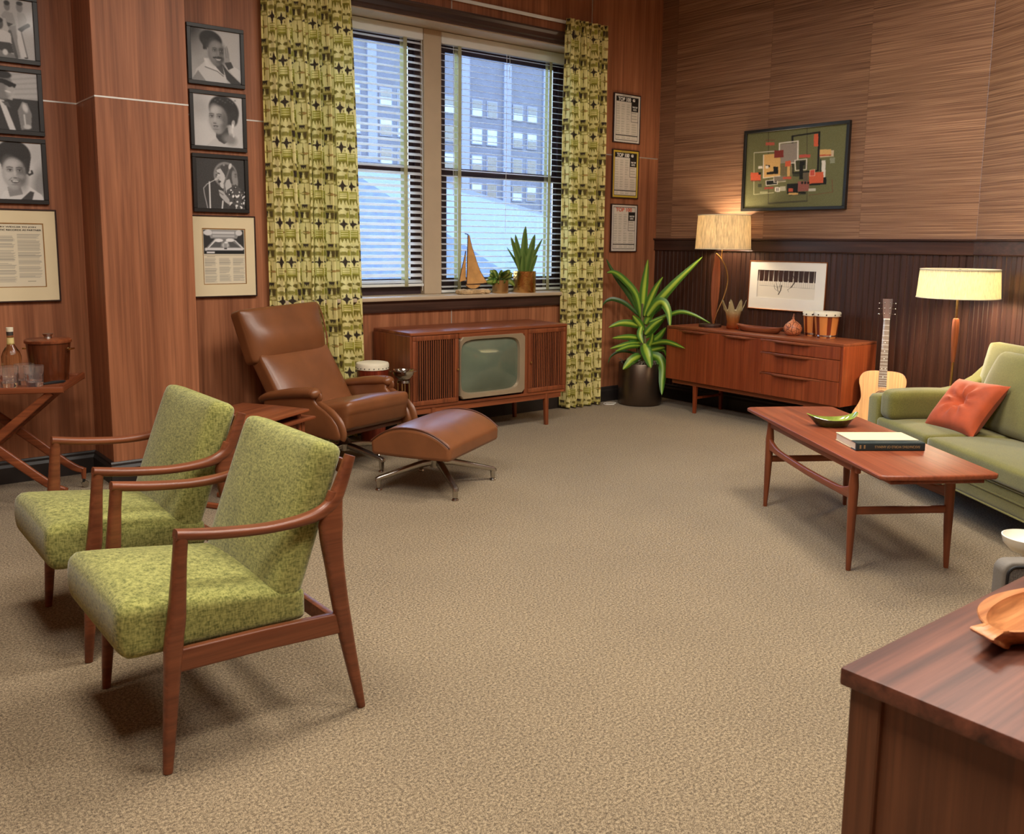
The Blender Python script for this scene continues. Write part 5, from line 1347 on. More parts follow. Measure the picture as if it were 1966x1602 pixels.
mu = nt.nodes.new('ShaderNodeMath'); mu.operation = 'MULTIPLY'; mu.inputs[1].default_value = 6; nt.links.new(at.outputs[0], mu.inputs[0]); si = nt.nodes.new('ShaderNodeMath'); si.operation = 'SINE'; nt.links.new(mu.outputs[0], si.inputs[0])
nt.links.new(ramp(nt, si.outputs[0], [(.42, rgb(206, 128, 66)), (.5, rgb(112, 44, 22))]), bs.inputs['Base Color']); bs.inputs['Roughness'].default_value = .25
def bongo(x, y, r, h):
    s_ = MB().lathe([(0, 0), (r * .76, 0), (r * .78, .01), (r * .98, h - .01), (r * .98, h), (0, h)], 40).obj('shell', ms_, bo, 40, (x, y, 0))
    MB().lathe([(r * .965, h - .032), (r * 1.03, h - .03), (r * 1.04, h - .004), (r * .98, h + .005), (0, h + .008)], 40).obj('skin', M['skin'], s_, 50)
    MB().lathe([(r * .79, .012), (r * .825, .012), (r * .83, .026), (r * .8, .026), (r * .79, .012)], 40).obj('hoop', M['chrome'], s_, 40)
    k_ = MB()
    for k in range(10): a = 2 * math.pi * k / 10 + .2; k_.ball((r * 1.035 * math.cos(a), r * 1.035 * math.sin(a), h - .017), .006, 5)
    k_.obj('tacks', M['ink'], s_)['kind'] = 'stuff'
bongo(0, 0, .104, .205); bongo(-.165, .055, .08, .195)
MB().box((-.09, .03, .1), (.06, .04, .05), .004).obj('bridge', M['teak_x'], bo)

# ------------------------------------------------------------------ acoustic guitar
gt = empty('guitar', (6.425, 3.56, 0), R(-60), label='natural top acoustic guitar leaning on the wall between sideboard and sofa', cat='guitar'); gt.rotation_euler = (R(-15.5), 0, R(-60))
S = 1.06
half = [(0, .0), (.09, .004), (.16, .03), (.198, .085), (.203, .14), (.19, .20), (.160, .255), (.142, .30), (.140, .335), (.148, .38), (.158, .42), (.155, .46), (.130, .495), (.08, .51), (.03, .512)]
hp = smooth_path([(x, z, 0) for x, z in half], 4); ol = [(x * S, z * S + .02) for x, z, _ in hp] + [(-x * S, z * S + .02) for x, z, _ in hp[::-1] if x > 1e-6]
GX = Matrix(((1, 0, 0), (0, 0, -1), (0, 1, 0)))     # XY outline -> XZ, extrude towards -Y
M['spruce'] = wood('spruce', (206, 150, 92), (226, 176, 116), 'z', 1.6, rough=.3, contrast=(.2, .8)); M['rosewood'] = wood('rosewood', (70, 42, 32), (112, 74, 58), 'z', 1.4, rough=.4); M['fretboard'] = plain('fretboard', (112, 94, 80), .5, var=.12)
b = MB(); b.prism(ol, .10 * S, .004, trs((0, .0, 0)) @ GX.to_4x4()); body = b.obj('body', M['drum_red'], gt, 40)
b = MB(); b.prism([(x * .985, (z - .28) * .99 + .28) for x, z in ol], .003, .0, trs((0, -.1005 * S, 0)) @ GX.to_4x4()); b.obj('soundboard', M['spruce'], body, 0)
yf = -.1005 * S - .003
MB().lathe([(0, 0), (.05, 0), (.05, .0012), (0, .0012)], 40).obj('sound_hole', M['black'], body, 40, (0, yf, .330 * S), (R(90), 0, 0))
MB().lathe([(.054, 0), (.06, 0), (.06, .0014), (.054, .0014), (.054, 0)], 40).obj('rosette', M['rosewood'], body, 40, (0, yf, .330 * S), (R(90), 0, 0))
MB().box((0, yf - .005, .165 * S), (.16, .01, .03), .004).obj('bridge', M['rosewood'], body)
nz0, nz1 = .532 * S, .902 * S
b = MB(); b.sweep([(0, yf + .024, nz0 - .03), (0, yf + .016, nz1)], [(.058, .04), (.046, .026)], (1, 0, 0), .4, 4); b.obj('neck', M['teak_z'], gt)
b = MB(); V, Fc = prism([(-.029, .415 * S), (.029, .415 * S), (.0225, nz1), (-.0225, nz1)], .006, .001, 1); b.add(V, Fc, trs((0, yf - .0005, 0)) @ GX.to_4x4()); fb = b.obj('fretboard', M['fretboard'], gt, 0)
sl = (nz1 - .165 * S)
for k in range(1, 20):
    z = nz1 - sl * (1 - 2 ** (-k / 12)); w = .045 + .013 * (nz1 - z) / (nz1 - .415 * S)
    MB().box((0, yf - .0072, z), (w, .0016, .0022)).obj('fret', M['aluminium'], fb, 0)
for k in (5, 7, 9, 12, 15):
    z = nz1 - sl * (1 - 2 ** (-(k - .5) / 12))
    for dx in ((-.012, .012) if k == 12 else (0,)): MB().lathe([(0, 0), (.0035, 0), (.0035, .001), (0, .001)], 10).obj('inlay', M['white'], fb, 0, (dx, yf - .0066, z), (R(90), 0, 0))
MB().box((0, yf - .005, nz1 + .003), (.046, .01, .006)).obj('nut', M['white'], gt, 0)
b = MB(); b.prism([(-.023, nz1 + .006), (.023, nz1 + .006), (.03, nz1 + .045), (.036, nz1 + .15), (.036, nz1 + .163), (-.036, nz1 + .163), (-.036, nz1 + .15), (-.03, nz1 + .045)], .016, .002, trs((0, yf + .014, 0)) @ GX.to_4x4()); hs = b.obj('headstock', M['rosewood'], gt, 0)
for sx in (-1, 1):
    for k in range(3):
        z = nz1 + .045 + .042 * k; b = MB(); b.tube([(sx * .031, yf + .008, z), (sx * .056, yf + .008, z)], .0022, 6); b.ball((sx * .058, yf + .008, z), .006, 6, (1.2, .6, 1)); b.tube([(sx * .019, yf - .002, z), (sx * .019, yf - .014, z)], .003, 8); b.obj('tuner', M['chrome'], hs)
for k in range(6):
    x = -.017 + .0068 * k; MB().tube([(x * 1.5, yf - .011, .165 * S), (x, yf - .0105, nz1 + .004)], .0005, 4).obj('string', M['chrome'], gt)

# ------------------------------------------------------------------ sofa and cushion
so = empty('sofa', (4.951, 2.282, 0), math.atan2(.835, .55), label='olive green upholstered sofa with bolster along its arm', cat='sofa')
G_ = M['sofa_green']
MB().cushion((1.08, .40, .073), .022, 14, None, trs((-.02, -.412, .243))).obj('base', G_, so, 60)
for z, y in ((.178, -.006), (.25, -.0105), (.31, -.006)):
    MB().tube([(1.06, y, z), (-1.1, y, z)], .005, 6).obj('welt', G_, so)
for x in (-.95, .93):
    for y in (-.1, -.72): MB().tube([(x, y, .172), (x, y, .001)], [.022, .014], 12).obj('leg', M['dark_wood'], so)
def scush(V, P):
    c = (1 - np.clip(np.abs(P[:, 0]), 0, 1) ** 4) * (1 - np.clip(np.abs(P[:, 1]), 0, 1) ** 4); V[:, 2] += np.where(P[:, 2] > 0, .014 * c, 0); V[:, 2] -= np.where(P[:, 2] > 0, .02 * np.clip(-P[:, 1], 0, 1), 0); return V
for x, hw in ((.6, .2985), (-.3, .5985)): MB().cushion((hw, .285, .050), .022, 18, scush, trs((x, -.272, .366))).obj('seat_cushion', G_, so, 60)
prof = [(.0, .165), (.0, .52), (-.02, .548), (-.2, .556), (-.42, .57), (-.58, .60), (-.70, .665), (-.78, .74), (-.84, .76), (-.84, .165)]
for x0 in (.905, -1.1):
    b = MB(); b.prism(prof, .15, .03, trs((x0, 0, 0)) @ YZ.to_4x4(), 4); b.obj('arm', G_, so, 60)
def bols(V, P): V[:, 0] *= 1 + .10 * (1 - P[:, 1] ** 2); V[:, 2] += .012 * (1 - P[:, 1] ** 2) * (P[:, 2] > 0); return V
MB().cushion((.082, .262, .094), .05, 14, bols, trs((.825, -.262, .506))).obj('bolster', G_, so, 60)
bp = MB(); bp.cushion((1.0, .075, .30), .04, 14, None, trs((-.03, -.755, .60), rotm('X', 13))); bp.obj('backrest', G_, so, 60)
def bcush(V, P):
    c = (1 - np.clip(np.abs(P[:, 0]), 0, 1) ** 4) * (1 - P[:, 2] ** 2); V[:, 1] += np.where(P[:, 1] > 0, .035 * c, 0); V[:, 0] += -.05 * np.sign(V[:, 0]) * np.clip(P[:, 2], 0, 1) ** 2 * np.abs(P[:, 0]); return V
for x in (.335, -.335): MB().cushion((.33, .07, .245), .04, 14, bcush, trs((x, -.60, .632), rotm('X', 16))).obj('back_cushion', G_, so, 60)
M['rust_velvet'] = plain('rust_velvet', (166, 66, 20), .75, var=.18, vscale=12, bmp=.1, bscale=200); M['rust_velvet'].node_tree.nodes['Principled BSDF'].inputs['Sheen Weight'].default_value = .12
xa = Vector((.96, .22, -.02)).normalized(); ya = Vector((.07, -.66, .74)); ya = (ya - xa * ya.dot(xa)).normalized(); za = xa.cross(ya)
Ms = Matrix((xa, ya, za)).transposed().to_4x4(); Ms.translation = (.478, -.325, .553)
mw = Matrix.Translation(so.location) @ Matrix.Rotation(so.rotation_euler.z, 4, 'Z') @ Ms
pi_ = empty('throw_pillow', label='rust orange tufted velvet pillow lying on the sofa', cat='pillow'); pi_.matrix_world = mw
V = []; Fc = []; n = 30; hs_ = .195
for sg in (1, -1):
    for i in range(n + 1):
        for j in range(n + 1):
            u, v_ = -1 + 2 * i / n, -1 + 2 * j / n
            pin = 1 - .10 * (1 - abs(u) ** 2) * abs(v_) ** 3; pin2 = 1 - .10 * (1 - abs(v_) ** 2) * abs(u) ** 3
            th = .075 * ((1 - u ** 4) * (1 - v_ ** 4)) ** .6
            r2 = u * u + v_ * v_; a = math.atan2(v_, u)
            th -= .058 * math.exp(-r2 / .03); th *= 1 + .16 * math.cos(8 * a) * math.exp(-((math.sqrt(r2) - .35) / .25) ** 2)
            V.append((u * hs_ * pin2, v_ * hs_ * pin, sg * th))
    o_ = 0 if sg > 0 else (n + 1) ** 2
    for i in range(n):
        for j in range(n):
            q_ = [o_ + i * (n + 1) + j, o_ + (i + 1) * (n + 1) + j, o_ + (i + 1) * (n + 1) + j + 1, o_ + i * (n + 1) + j + 1]; Fc.append(q_ if sg > 0 else q_[::-1])
b = MB(); b.add(V, Fc); b.obj('cover', M['rust_velvet'], pi_, 70)
MB().ball((0, 0, .026), .011, 8, (1, 1, .5)).obj('button', M['rust_velvet'], pi_)

# ------------------------------------------------------------------ coffee table with book and ashtray
ct = empty('coffee_table', (4.272, 2.512, 0), R(57), label='long teak coffee table with pull-out leaves in front of the sofa', cat='coffee table')
TL, TW, TZ = .828, .27, .532
ol = [(-TL + .02, -TW), (0, -TW - .008), (TL - .02, -TW), (TL, -TW + .02), (TL + .012, 0), (TL, TW - .02), (TL - .02, TW), (0, TW + .008), (-TL + .02, TW), (-TL, TW - .02), (-TL - .012, 0), (-TL, -TW + .02)]
tcx = wood('table_teak', (114, 54, 32), (154, 82, 50), 'x', .8, rough=.42, contrast=(.28, .74))
b = MB(); b.prism(ol, .024, .008, trs((0, 0, TZ - .024)), 3); b.obj('table_top', tcx, ct, 40)
for sx in (-1, 1): MB().box((sx * .47, 0, TZ - .0385), (.66, .43, .016), .004).obj('leaf', tcx, ct, 30)
for sy in (-1, 1): MB().box((0, sy * .232, TZ - .044), (1.1, .022, .038), .004).obj('apron', tcx, ct, 30)
for sx in (-1, 1):
    for sy in (-1, 1):
        x, y = sx * .515, sy * .236
        b = MB(); pth = [(x, y, TZ - .026), (x, y, .40), (x + sx * .004, y + sy * .002, .2), (x + sx * .01, y + sy * .005, .001)]
        b.tube(pth, [.015, .0235, .019, .0115], 14); b.obj('leg', M['teak_z'], ct)
    MB().sweep([(sx * .515, -.22, .285), (sx * .515, .22, .285)], (.018, .036), (1, 0, 0), .25, 2).obj('cross_stretcher', M['teak_y'], ct)
for sy in (-1, 1):
    p = smooth_path([(-.512, sy * .236, .372), (-.46, sy * .236, .362), (-.36, sy * .236, .350), (0, sy * .236, .342), (.36, sy * .236, .350), (.46, sy * .236, .362), (.512, sy * .236, .372)], 5)
    MB().sweep(p, lerp_list([(.024, .078), (.022, .05), (.022, .036), (.022, .034), (.022, .036), (.022, .05), (.024, .078)], len(p)), (0, 1, 0), .3, 3).obj('side_stretcher', tcx, ct)
bk = empty('book', (4.155, 2.30, TZ), R(-36), label='thick book with cream cover and dark green spine on the coffee table', cat='book')
M['book_green'] = plain('book_green', (28, 44, 44), .55, var=.1); M['book_cream'] = plain('book_cream', (226, 206, 164), .7, var=.03); M['paper'] = plain('paper', (220, 206, 178), .9, var=.05); M['gold_ink'] = plain('gold_ink', (150, 130, 92), .5, metal=.4)
BL, BD, BT = .168, .122, .04
MB().span((-BL + .003, -BD + .006, .004), (BL - .003, BD - .004, BT - .004)).obj('pages', M['paper'], bk, 0)
for z in (.0, BT - .0035): MB().span((-BL, -BD + .058, z), (BL, BD, z + .0035), .001, 1).obj('cover', M['book_cream'], bk, 0); MB().span((-BL, -BD, z), (BL, -BD + .0578, z + .0035), .001, 1).obj('cover_cloth', M['book_green'], bk, 0)
b = MB(); b.sweep([(-BL, -BD, BT / 2), (BL, -BD, BT / 2)], (BT, .012), (0, 0, 1), .4, 4); sp_ = b.obj('spine', M['book_green'], bk)
o = text_obj('FASCINATING WORLD OF ANIMALS', 'title', M['gold_ink'], sp_, 0, 0, .22, .02, .0003, 0, .0125)
o.location = (.142, -BD - .0066, BT / 2 + .006); o.rotation_euler = (0, R(180), 0)
for v in o.data.vertices: v.co.y = -v.co.y if False else v.co.y
for x in (-.148, -.128): MB().box((x, -BD - .0062, BT / 2), (.008, .001, .018)).obj('ornament', M['gold_ink'], sp_, 0)
ar = empty('ashtray', (4.385, 2.70, TZ), R(-38), label='green glazed boat-shaped ashtray on the coffee table', cat='ashtray')
def glaze(name, a, b_, rough=.12):
    m, nt, bs = new_mat(name); nt.links.new(ramp(nt, noise(nt, coords(nt), 14), [(.3, rgb(a)), (.7, rgb(b_))]), bs.inputs['Base Color']); bs.inputs['Roughness'].default_value = rough; bs.inputs['Coat Weight'].default_value = .5; return m
M['glaze_in'] = glaze('glaze_in', (112, 128, 50), (160, 172, 84)); M['glaze_out'] = glaze('glaze_out', (44, 56, 26), (74, 88, 38))
def boat(layers, flip=False):
    V = []; Fc = []; NA = 44
    for f, z, lift in layers:
        for k in range(NA):
            a = 2 * math.pi * k / NA; x = math.copysign(abs(math.cos(a)) ** .85, math.cos(a)); y = math.sin(a)
            yy = .06 * f * y + .022 * f * (x * x - .35); V.append((.14 * f * x, yy, z + lift * (.024 * abs(x) ** 2.5 + (.01 if x > 0 else 0) * abs(x) ** 6)))
    for j in range(len(layers) - 1):
        for k in range(NA): l = (k + 1) % NA; Fc.append([j * NA + k, j * NA + l, (j + 1) * NA + l, (j + 1) * NA + k])
    return V, Fc
b = MB(); b.add(*boat([(.001, 0, 0), (.5, 0, 0), (.6, .006, 0), (.88, .03, .8), (1.0, .044, 1)])); b.obj('body', M['glaze_out'], ar, 60)
b = MB(); b.add(*boat([(1.0, .044, 1), (.965, .046, 1), (.86, .032, .8), (.6, .013, .2), (.3, .010, 0), (.001, .009, 0)])); b.obj('glazed_inside', M['glaze_in'], ar, 60)
for k in range(5): MB().box((-.045 + .016 * k, -.028 + .002 * k, .022), (.006, .028, .006), .002).obj('rest_ridge', M['glaze_in'], ar)
# ------------------------------------------------------------------ bar cart and drinks
CZ = .68
bc = empty('bar_cart', (.895, 5.752, 0), R(-25), label='teak bar cart with crossed legs and tray top at the left edge', cat='cart')
CL, CW = .38, .2625
V, Fc = prism([(-CL, -CW), (CL, -CW), (CL, CW), (-CL, CW)], .012); b = MB(); b.add(V, Fc, trs((0, 0, CZ - .012))); b.obj('tray', M['teak_x'], bc, 0)
for y in (-CW, CW): MB().sweep([(-CL - .012, y, CZ + .003), (CL + .012, y, CZ + .003)], (.022, .036), (0, 1, 0), .35, 3).obj('tray_rim', M['teak_x'], bc)
for x in (-CL, CL): MB().sweep([(x, -CW + .0115, CZ + .008), (x + math.copysign(.004, x), CW - .0115, CZ + .008)], (.022, .042), (1, 0, 0), .35, 3).obj('tray_rim', M['teak_y'], bc)
for sy, y in ((-1, -CW + .03), (1, CW - .03)):
    for sx in (-1, 1):
        yy = y + sx * .013
        b = MB(); p = smooth_path([(-sx * (CL - .055), yy, CZ - .014), (0, yy, .385), (sx * (CL - .11), yy, .155), (sx * (CL - .02), yy, .108)], 4)
        b.sweep(p, lerp_list([(.024, .036), (.024, .052), (.024, .046), (.028, .034)], len(p)), (0, 1, 0), .35, 3); lg = b.obj('leg', M['teak_x'], bc)
        x1 = sx * (CL - .02)
        MB().tube([(x1, yy, .12), (x1, yy, .055)], [.017, .012], 10).obj('caster_socket', M['teak_z'], lg)
        cs = MB(); cs.box((x1, yy, .047), (.012, .03, .022), .003); cs.obj('caster_fork', M['black'], lg)
        MB().lathe([(0, -.007), (.02, -.007), (.022, 0), (.02, .007), (0, .007)], 18).obj('caster_wheel', M['chrome'], lg, 40, (x1 + .006, yy, .0225), (R(90), 0, R(15)))
M['clear'] = glass_mat('clear', (1, 1, 1, 1), .01, 1.5); M['clear'].node_tree.nodes['Principled BSDF'].inputs['Transmission Weight'].default_value = .97
def on_cart(lx, ly): a = R(-25); return (.895 + lx * math.cos(a) - ly * math.sin(a), 5.752 + lx * math.sin(a) + ly * math.cos(a), CZ + .0002)
def tumbler(loc, label):
    t = empty('tumbler', loc, label=label, cat='glass', group='cut glass tumblers on the bar cart')
    N_ = 40; V = []; Fc = []
    lay = [(.0, .0, 0), (.034, .0, 0), (.0365, .004, 1), (.04, .05, 1), (.0425, .068, .0), (.044, .092, 0), (.0425, .093, 0), (.041, .068, 0), (.037, .03, 0), (.033, .02, 0), (.0, .018, 0)]
    for r_, z, fl_ in lay:
        for k in range(N_): a = 2 * math.pi * k / N_; rr_ = max(r_, .0002) * (1 - .045 * fl_ * (.5 + .5 * math.cos(10 * a))); V.append((rr_ * 1.2 * math.cos(a), rr_ * 1.2 * math.sin(a), z * 1.25))
    for j in range(len(lay) - 1):
        for k in range(N_): l = (k + 1) % N_; Fc.append([j * N_ + k, j * N_ + l, (j + 1) * N_ + l, (j + 1) * N_ + k])
    b = MB(); b.add(V, Fc); b.obj('glass_body', M['clear'], t, 50); return t
tumbler((1.045, 5.585, CZ + .0002), 'clear faceted tumbler at the right front of the bar cart tray')
tumbler((1.018, 5.692, CZ + .0002), 'clear faceted tumbler behind the right front one on the bar cart')
tumbler((.925, 5.63, CZ + .0002), 'clear faceted tumbler in front of the bottle on the bar cart')
ib = empty('ice_bucket', (1.168, 5.79, CZ + .0002), label='wooden ice bucket with lid and brass handles on the bar cart', cat='ice bucket')
M['bucket'] = wood('bucket', (70, 34, 18), (112, 58, 32), 'z', 1.2, rough=.22)
MB().lathe([(0, 0), (.098, 0), (.1, .01), (.118, .215), (.118, .22), (0, .22)], 40).obj('body', M['bucket'], ib, 40)
lid = MB().lathe([(.124, .2205), (.126, .224), (.126, .236), (.12, .241), (0, .246)], 40).obj('lid', M['teak_y'], ib, 40)
MB().lathe([(0, .2455), (.022, .2455), (.02, .255), (.026, .266), (.03, .272), (.0, .275)], 24).obj('knob', M['satin_metal'], lid, 40)
for a in (R(-40), R(140)):
    c, s = math.cos(a), math.sin(a); b = MB(); r0 = .117
    for dz in (-.018, .018): b.tube([(c * r0 - s * dz, s * r0 + c * dz, .185), (c * (r0 + .022) - s * dz, s * (r0 + .022) + c * dz, .185)], .0045, 8)
    b.tube([(c * (r0 + .02) + s * .026, s * (r0 + .02) - c * .026, .185), (c * (r0 + .02) - s * .026, s * (r0 + .02) + c * .026, .185)], .005, 8); b.obj('handle', M['brass'], ib)
M['whisky'] = glass_mat('whisky', (.95, .88, .68, 1), .02, 1.35); M['label_cream'] = plain('label_cream', (216, 196, 130), .8, var=.08); M['dark_glass'] = glass_mat('dark_glass', (.16, .05, .08, 1), .03, 1.4); M['lead_cap'] = plain('lead_cap', (92, 88, 84), .4, metal=.6)
def bottle(loc, glass, label, capm, h=.30, r=.055):
    t = empty('liquor_bottle', loc, label=label, cat='bottle', group='liquor bottles on the bar cart')
    MB().lathe([(0, 0), (r * .9, 0), (r, .008), (r, h * .48), (r * .85, h * .56), (r * .42, h * .68), (r * .33, h * .76), (r * .31, h * .9), (0, h * .9)], 32).obj('glass_body', glass, t, 40)
    if glass is not M['whisky']: MB().lathe([(r * 1.008, h * .14), (r * 1.012, h * .14), (r * 1.012, h * .42), (r * 1.008, h * .42), (r * 1.008, h * .14)], 32).obj('body_label', M['label_cream'], t, 40)
    MB().lathe([(r * .34, h * .72), (r * .38, h * .7), (r * .36, h * .82), (r * .34, h * .82), (r * .34, h * .72)], 24).obj('neck_label', M['label_cream'], t, 40)
    MB().lathe([(r * .32, h * .86), (r * .34, h * .86), (r * .34, h * .93), (r * .3, h * .93)], 20).obj('collar', M['lead_cap'], t, 40)
    MB().lathe([(0, h * .93), (r * .36, h * .93), (r * .37, h), (r * .33, h * 1.005), (0, h * 1.005)], 20).obj('stopper', capm, t, 40)
bottle((.975, 5.80, CZ + .0002), M['whisky'], 'clear liquor bottle with cream stopper and labels on the bar cart', M['skin'], .315, .052)
bottle((.85, 5.86, CZ + .0002), M['dark_glass'], 'dark wine-coloured bottle at the left edge of the bar cart', M['black'], .27, .05)
t = empty('tongs', (1.155, 5.625, CZ + .0005), R(20), label='dark ice tongs lying at the corner of the bar cart', cat='tongs')
for s in (-1, 1): MB().sweep(smooth_path([(-.06, s * .004, .006), (0, s * .014, .008), (.06, s * .008, .006)], 4), (.012, .004), (0, 0, 1), .3, 2).obj('tong_arm', M['black'], t)
MB().ball((-.062, 0, .006), .008, 6).obj('hinge', M['black'], t)

# ------------------------------------------------------------------ desk in the foreground and what stands by it
dk = empty('desk', (1.45, .847, 0), label='dark walnut desk with overhanging top in the right foreground', cat='desk')
DT = .74
M['walnut_top'] = wood('walnut_top', (66, 34, 25), (118, 70, 52), 'x', 1.1, rough=.46, contrast=(.3, .7)); M['walnut_side'] = wood('walnut_side', (88, 52, 32), (116, 72, 46), 'z', 1.0, rough=.45)
MB().span((0, -.84, DT - .034), (1.62, 0, DT), .004, 2).obj('desk_top', M['walnut_top'], dk, 30)
for x0 in (.012, 1.55):
    for y0 in (-.075, -.825): MB().span((x0, y0, .0), (x0 + .055, y0 + .06, DT - .0345), .003, 1).obj('leg', M['walnut_side'], dk, 30)
    MB().span((x0 + .012, -.7645, .1), (x0 + .032, -.0755, DT - .0345)).obj('end_panel', M['walnut_side'], dk, 0)
MB().span((.0675, -.06, .2), (1.5495, -.04, DT - .0345)).obj('modesty_panel', M['walnut_side'], dk, 0)
for z0 in (.1, .3, .5): MB().span((.08, -.81, z0), (.48, -.79, z0 + .19), .002, 1).obj('drawer', M['walnut_side'], dk, 30)
wd = empty('wooden_dish', (1.85, .72, DT), label='fish-shaped carved wooden dish on the desk', cat='dish')
out = [(-.138, .019), (-.108, .004), (-.07, .034), (-.02, .058), (.05, .066), (.12, .055), (.19, .03), (.24, -.005), (.245, -.04), (.20, -.075), (.12, -.098), (.03, -.094), (-.05, -.065), (-.1, -.036), (-.125, -.028), (-.158, -.034), (-.15, -.01)]
po = smooth_path([(x, y, 0) for x, y in out] + [(*out[0], 0)], 4)[:-1]
def ringscale(f, z): c = (.06, -.018); return [(c[0] + (x - c[0]) * f, c[1] + (y - c[1]) * f, z) for x, y, _ in po]
inner = lambda f, z: [(.055 + .16 * f * math.cos(a), -.02 + .062 * f * math.sin(a), z) for a in [math.atan2((y + .02) / .08, (x - .05) / .2) for x, y, _ in po]]
rg = [ringscale(.001, 0), ringscale(.62, 0), ringscale(.7, .006), ringscale(.97, .036), ringscale(1, .043), ringscale(.985, .046), inner(1.0, .045), inner(.92, .03), inner(.6, .016), inner(.001, .014)]
V = [p for r_ in rg for p in r_]; n = len(po); Fc = []
for j in range(len(rg) - 1):
    for k in range(n): l = (k + 1) % n; Fc.append([j * n + k, j * n + l, (j + 1) * n + l, (j + 1) * n + k][::-1])
M['mahogany'] = wood('mahogany', (158, 96, 54), (206, 142, 90), 'x', 1.6, rough=.4)
b = MB(); b.add(V, Fc); b.obj('carved_body', M['mahogany'], wd, 50)
M['grey_tweed'] = fabric('grey_tweed', (74, 68, 62), (124, 116, 108), 300, bmp=.4); M['grey_shell'] = plain('grey_shell', (112, 105, 95), .7, var=.06, bmp=.2, bscale=120)
gs = empty('speaker_cabinet', (2.915, 1.172, 0), -YAW + R(2), label='slim grey cloth-fronted cabinet with dark piping at the right edge behind the desk', cat='cabinet')
def rr_out(x0, x1, z0, z1, r, n=6): return [(cx_ + r * math.cos(R(a0 + 90 * k / n)), cz_ + r * math.sin(R(a0 + 90 * k / n))) for cx_, cz_, a0 in ((x1 - r, z1 - r, 0), (x0 + r, z1 - r, 90), (x0 + r, z0 + r, 180), (x1 - r, z0 + r, 270)) for k in range(n + 1)]
GXm = Matrix(((1, 0, 0), (0, 0, -1), (0, 1, 0))).to_4x4()
b = MB(); b.prism(rr_out(0, .46, .02, .525, .035), .06, .008, trs((0, .06, 0)) @ GXm, 3); b.obj('shell', M['grey_shell'], gs, 40)
b = MB(); b.prism(rr_out(.018, .442, .038, .507, .026), .004, .001, trs((0, .0005, 0)) @ GXm, 1); b.obj('grille_cloth', M['grey_tweed'], gs, 40)
MB().tube([(x, -.002, z) for x, z in rr_out(.014, .446, .034, .511, .028)], .0045, 8, closed=True).obj('piping', M['black'], gs)
for x in (.06, .40): MB().box((x, .03, .01), (.05, .056, .02), .003).obj('foot', M['black'], gs)
wb = empty('pedestal_bowl', (3.19, 1.21, -.0), label='white ceramic bowl showing above the grey cabinet at the right edge', cat='bowl')
M['ceramic'] = plain('ceramic', (232, 226, 208), .3, var=.02, coat=.3)
MB().lathe([(0, .488), (.03, .488), (.055, .496), (.078, .52), (.084, .545), (.08, .546), (.07, .524), (.04, .502), (0, .5)], 40).obj('bowl', M['ceramic'], wb, 50)
MB().lathe([(0, 0), (.07, 0), (.07, .006), (.02, .014), (.012, .04), (.011, .45), (.022, .487), (0, .487)], 32).obj('stem', M['ceramic'], wb, 50)

# ------------------------------------------------------------------ what stands outside the window
M['facade'] = plain('facade', (34, 43, 60), .9, var=.12, vscale=.8, bmp=.2, bscale=6); M['facade_dark'] = plain('facade_dark', (32, 39, 53), .9, var=.12, vscale=.8); M['win_dark'] = plain('win_dark', (12, 17, 32), .25, var=.3, vscale=.7); M['win_light'] = plain('win_light', (63, 80, 113), .3, var=.2, vscale=.7); M['roof_grey'] = plain('roof_grey', (49, 65, 89), .95, var=.2, vscale=6, bmp=.6, bscale=8); M['stone'] = plain('stone', (53, 64, 86), .9, var=.05)
bd = empty('office_building', (70, 95, 0), label='tall grey office building with rows of windows seen through the blinds', cat='building')
MB().span((-46, 0, -30), (40, 12, 30)).obj('wall', M['facade'], bd, 0)
for k in range(13): MB().span((-42.4 + 6.6 * k, -.35, -30), (-41.2 + 6.6 * k, -.001, 30)).obj('pier', M['stone'], bd, 0)
wm = MB().span((-.85, -.12, -1.05), (.85, -.0005, 1.05)).mesh('window', 0); wm.materials.append(M['stone'])
pmD = MB().span((-.72, -.16, -.92), (.72, -.1205, -.04)).mesh('pane', 0); pmD.materials.append(M['win_dark']); pmL = MB().span((-.72, -.16, -.92), (.72, -.1205, -.04)).mesh('pane', 0); pmL.materials.append(M['win_light'])
rw = random.Random(3)
for i in range(26):
    for j in range(9):
        x = -40.2 + 2.2 * i + 1.1 * (i // 2) ; x = -39.9 + 6.6 * (i // 2) + 2.4 * (i % 2); z = -9 + 3.4 * j
        if x > 38: continue
        w = bpy.data.objects.new('window', wm); COL.objects.link(w); w.parent = bd; w.location = (x, 0, z)
        for dz in (0, .96):
            p = bpy.data.objects.new('pane', pmD if rw.random() < .6 else pmL); COL.objects.link(p); p.parent = w; p.location = (0, 0, dz)
ro = empty('low_building', (25, 36.2, 0), R(43.3), label='low building with grey pitched roof outside, below the office building', cat='building')
MB().span((-18, -7.6, -14), (46, 7.6, -.9)).obj('wall', M['facade_dark'], ro, 0)
b = MB(); b.prism([(-8.6, -1.2), (8.6, -1.2), (.25, 4.0), (-.25, 4.0)], 65, 0, trs((-18.5, 0, 0)) @ YZ.to_4x4()); b.obj('roof', M['roof_grey'], ro, 0)
MB().span((-18.6, -.4, 3.9), (46.6, .4, 4.12)).obj('ridge_cap', M['stone'], ro, 0)
b = MB(); b.span((-60, 8, -14.2), (140, 110, -14)); setp(b.obj('street_ground', M['facade_dark'], smooth=0), kind='structure')
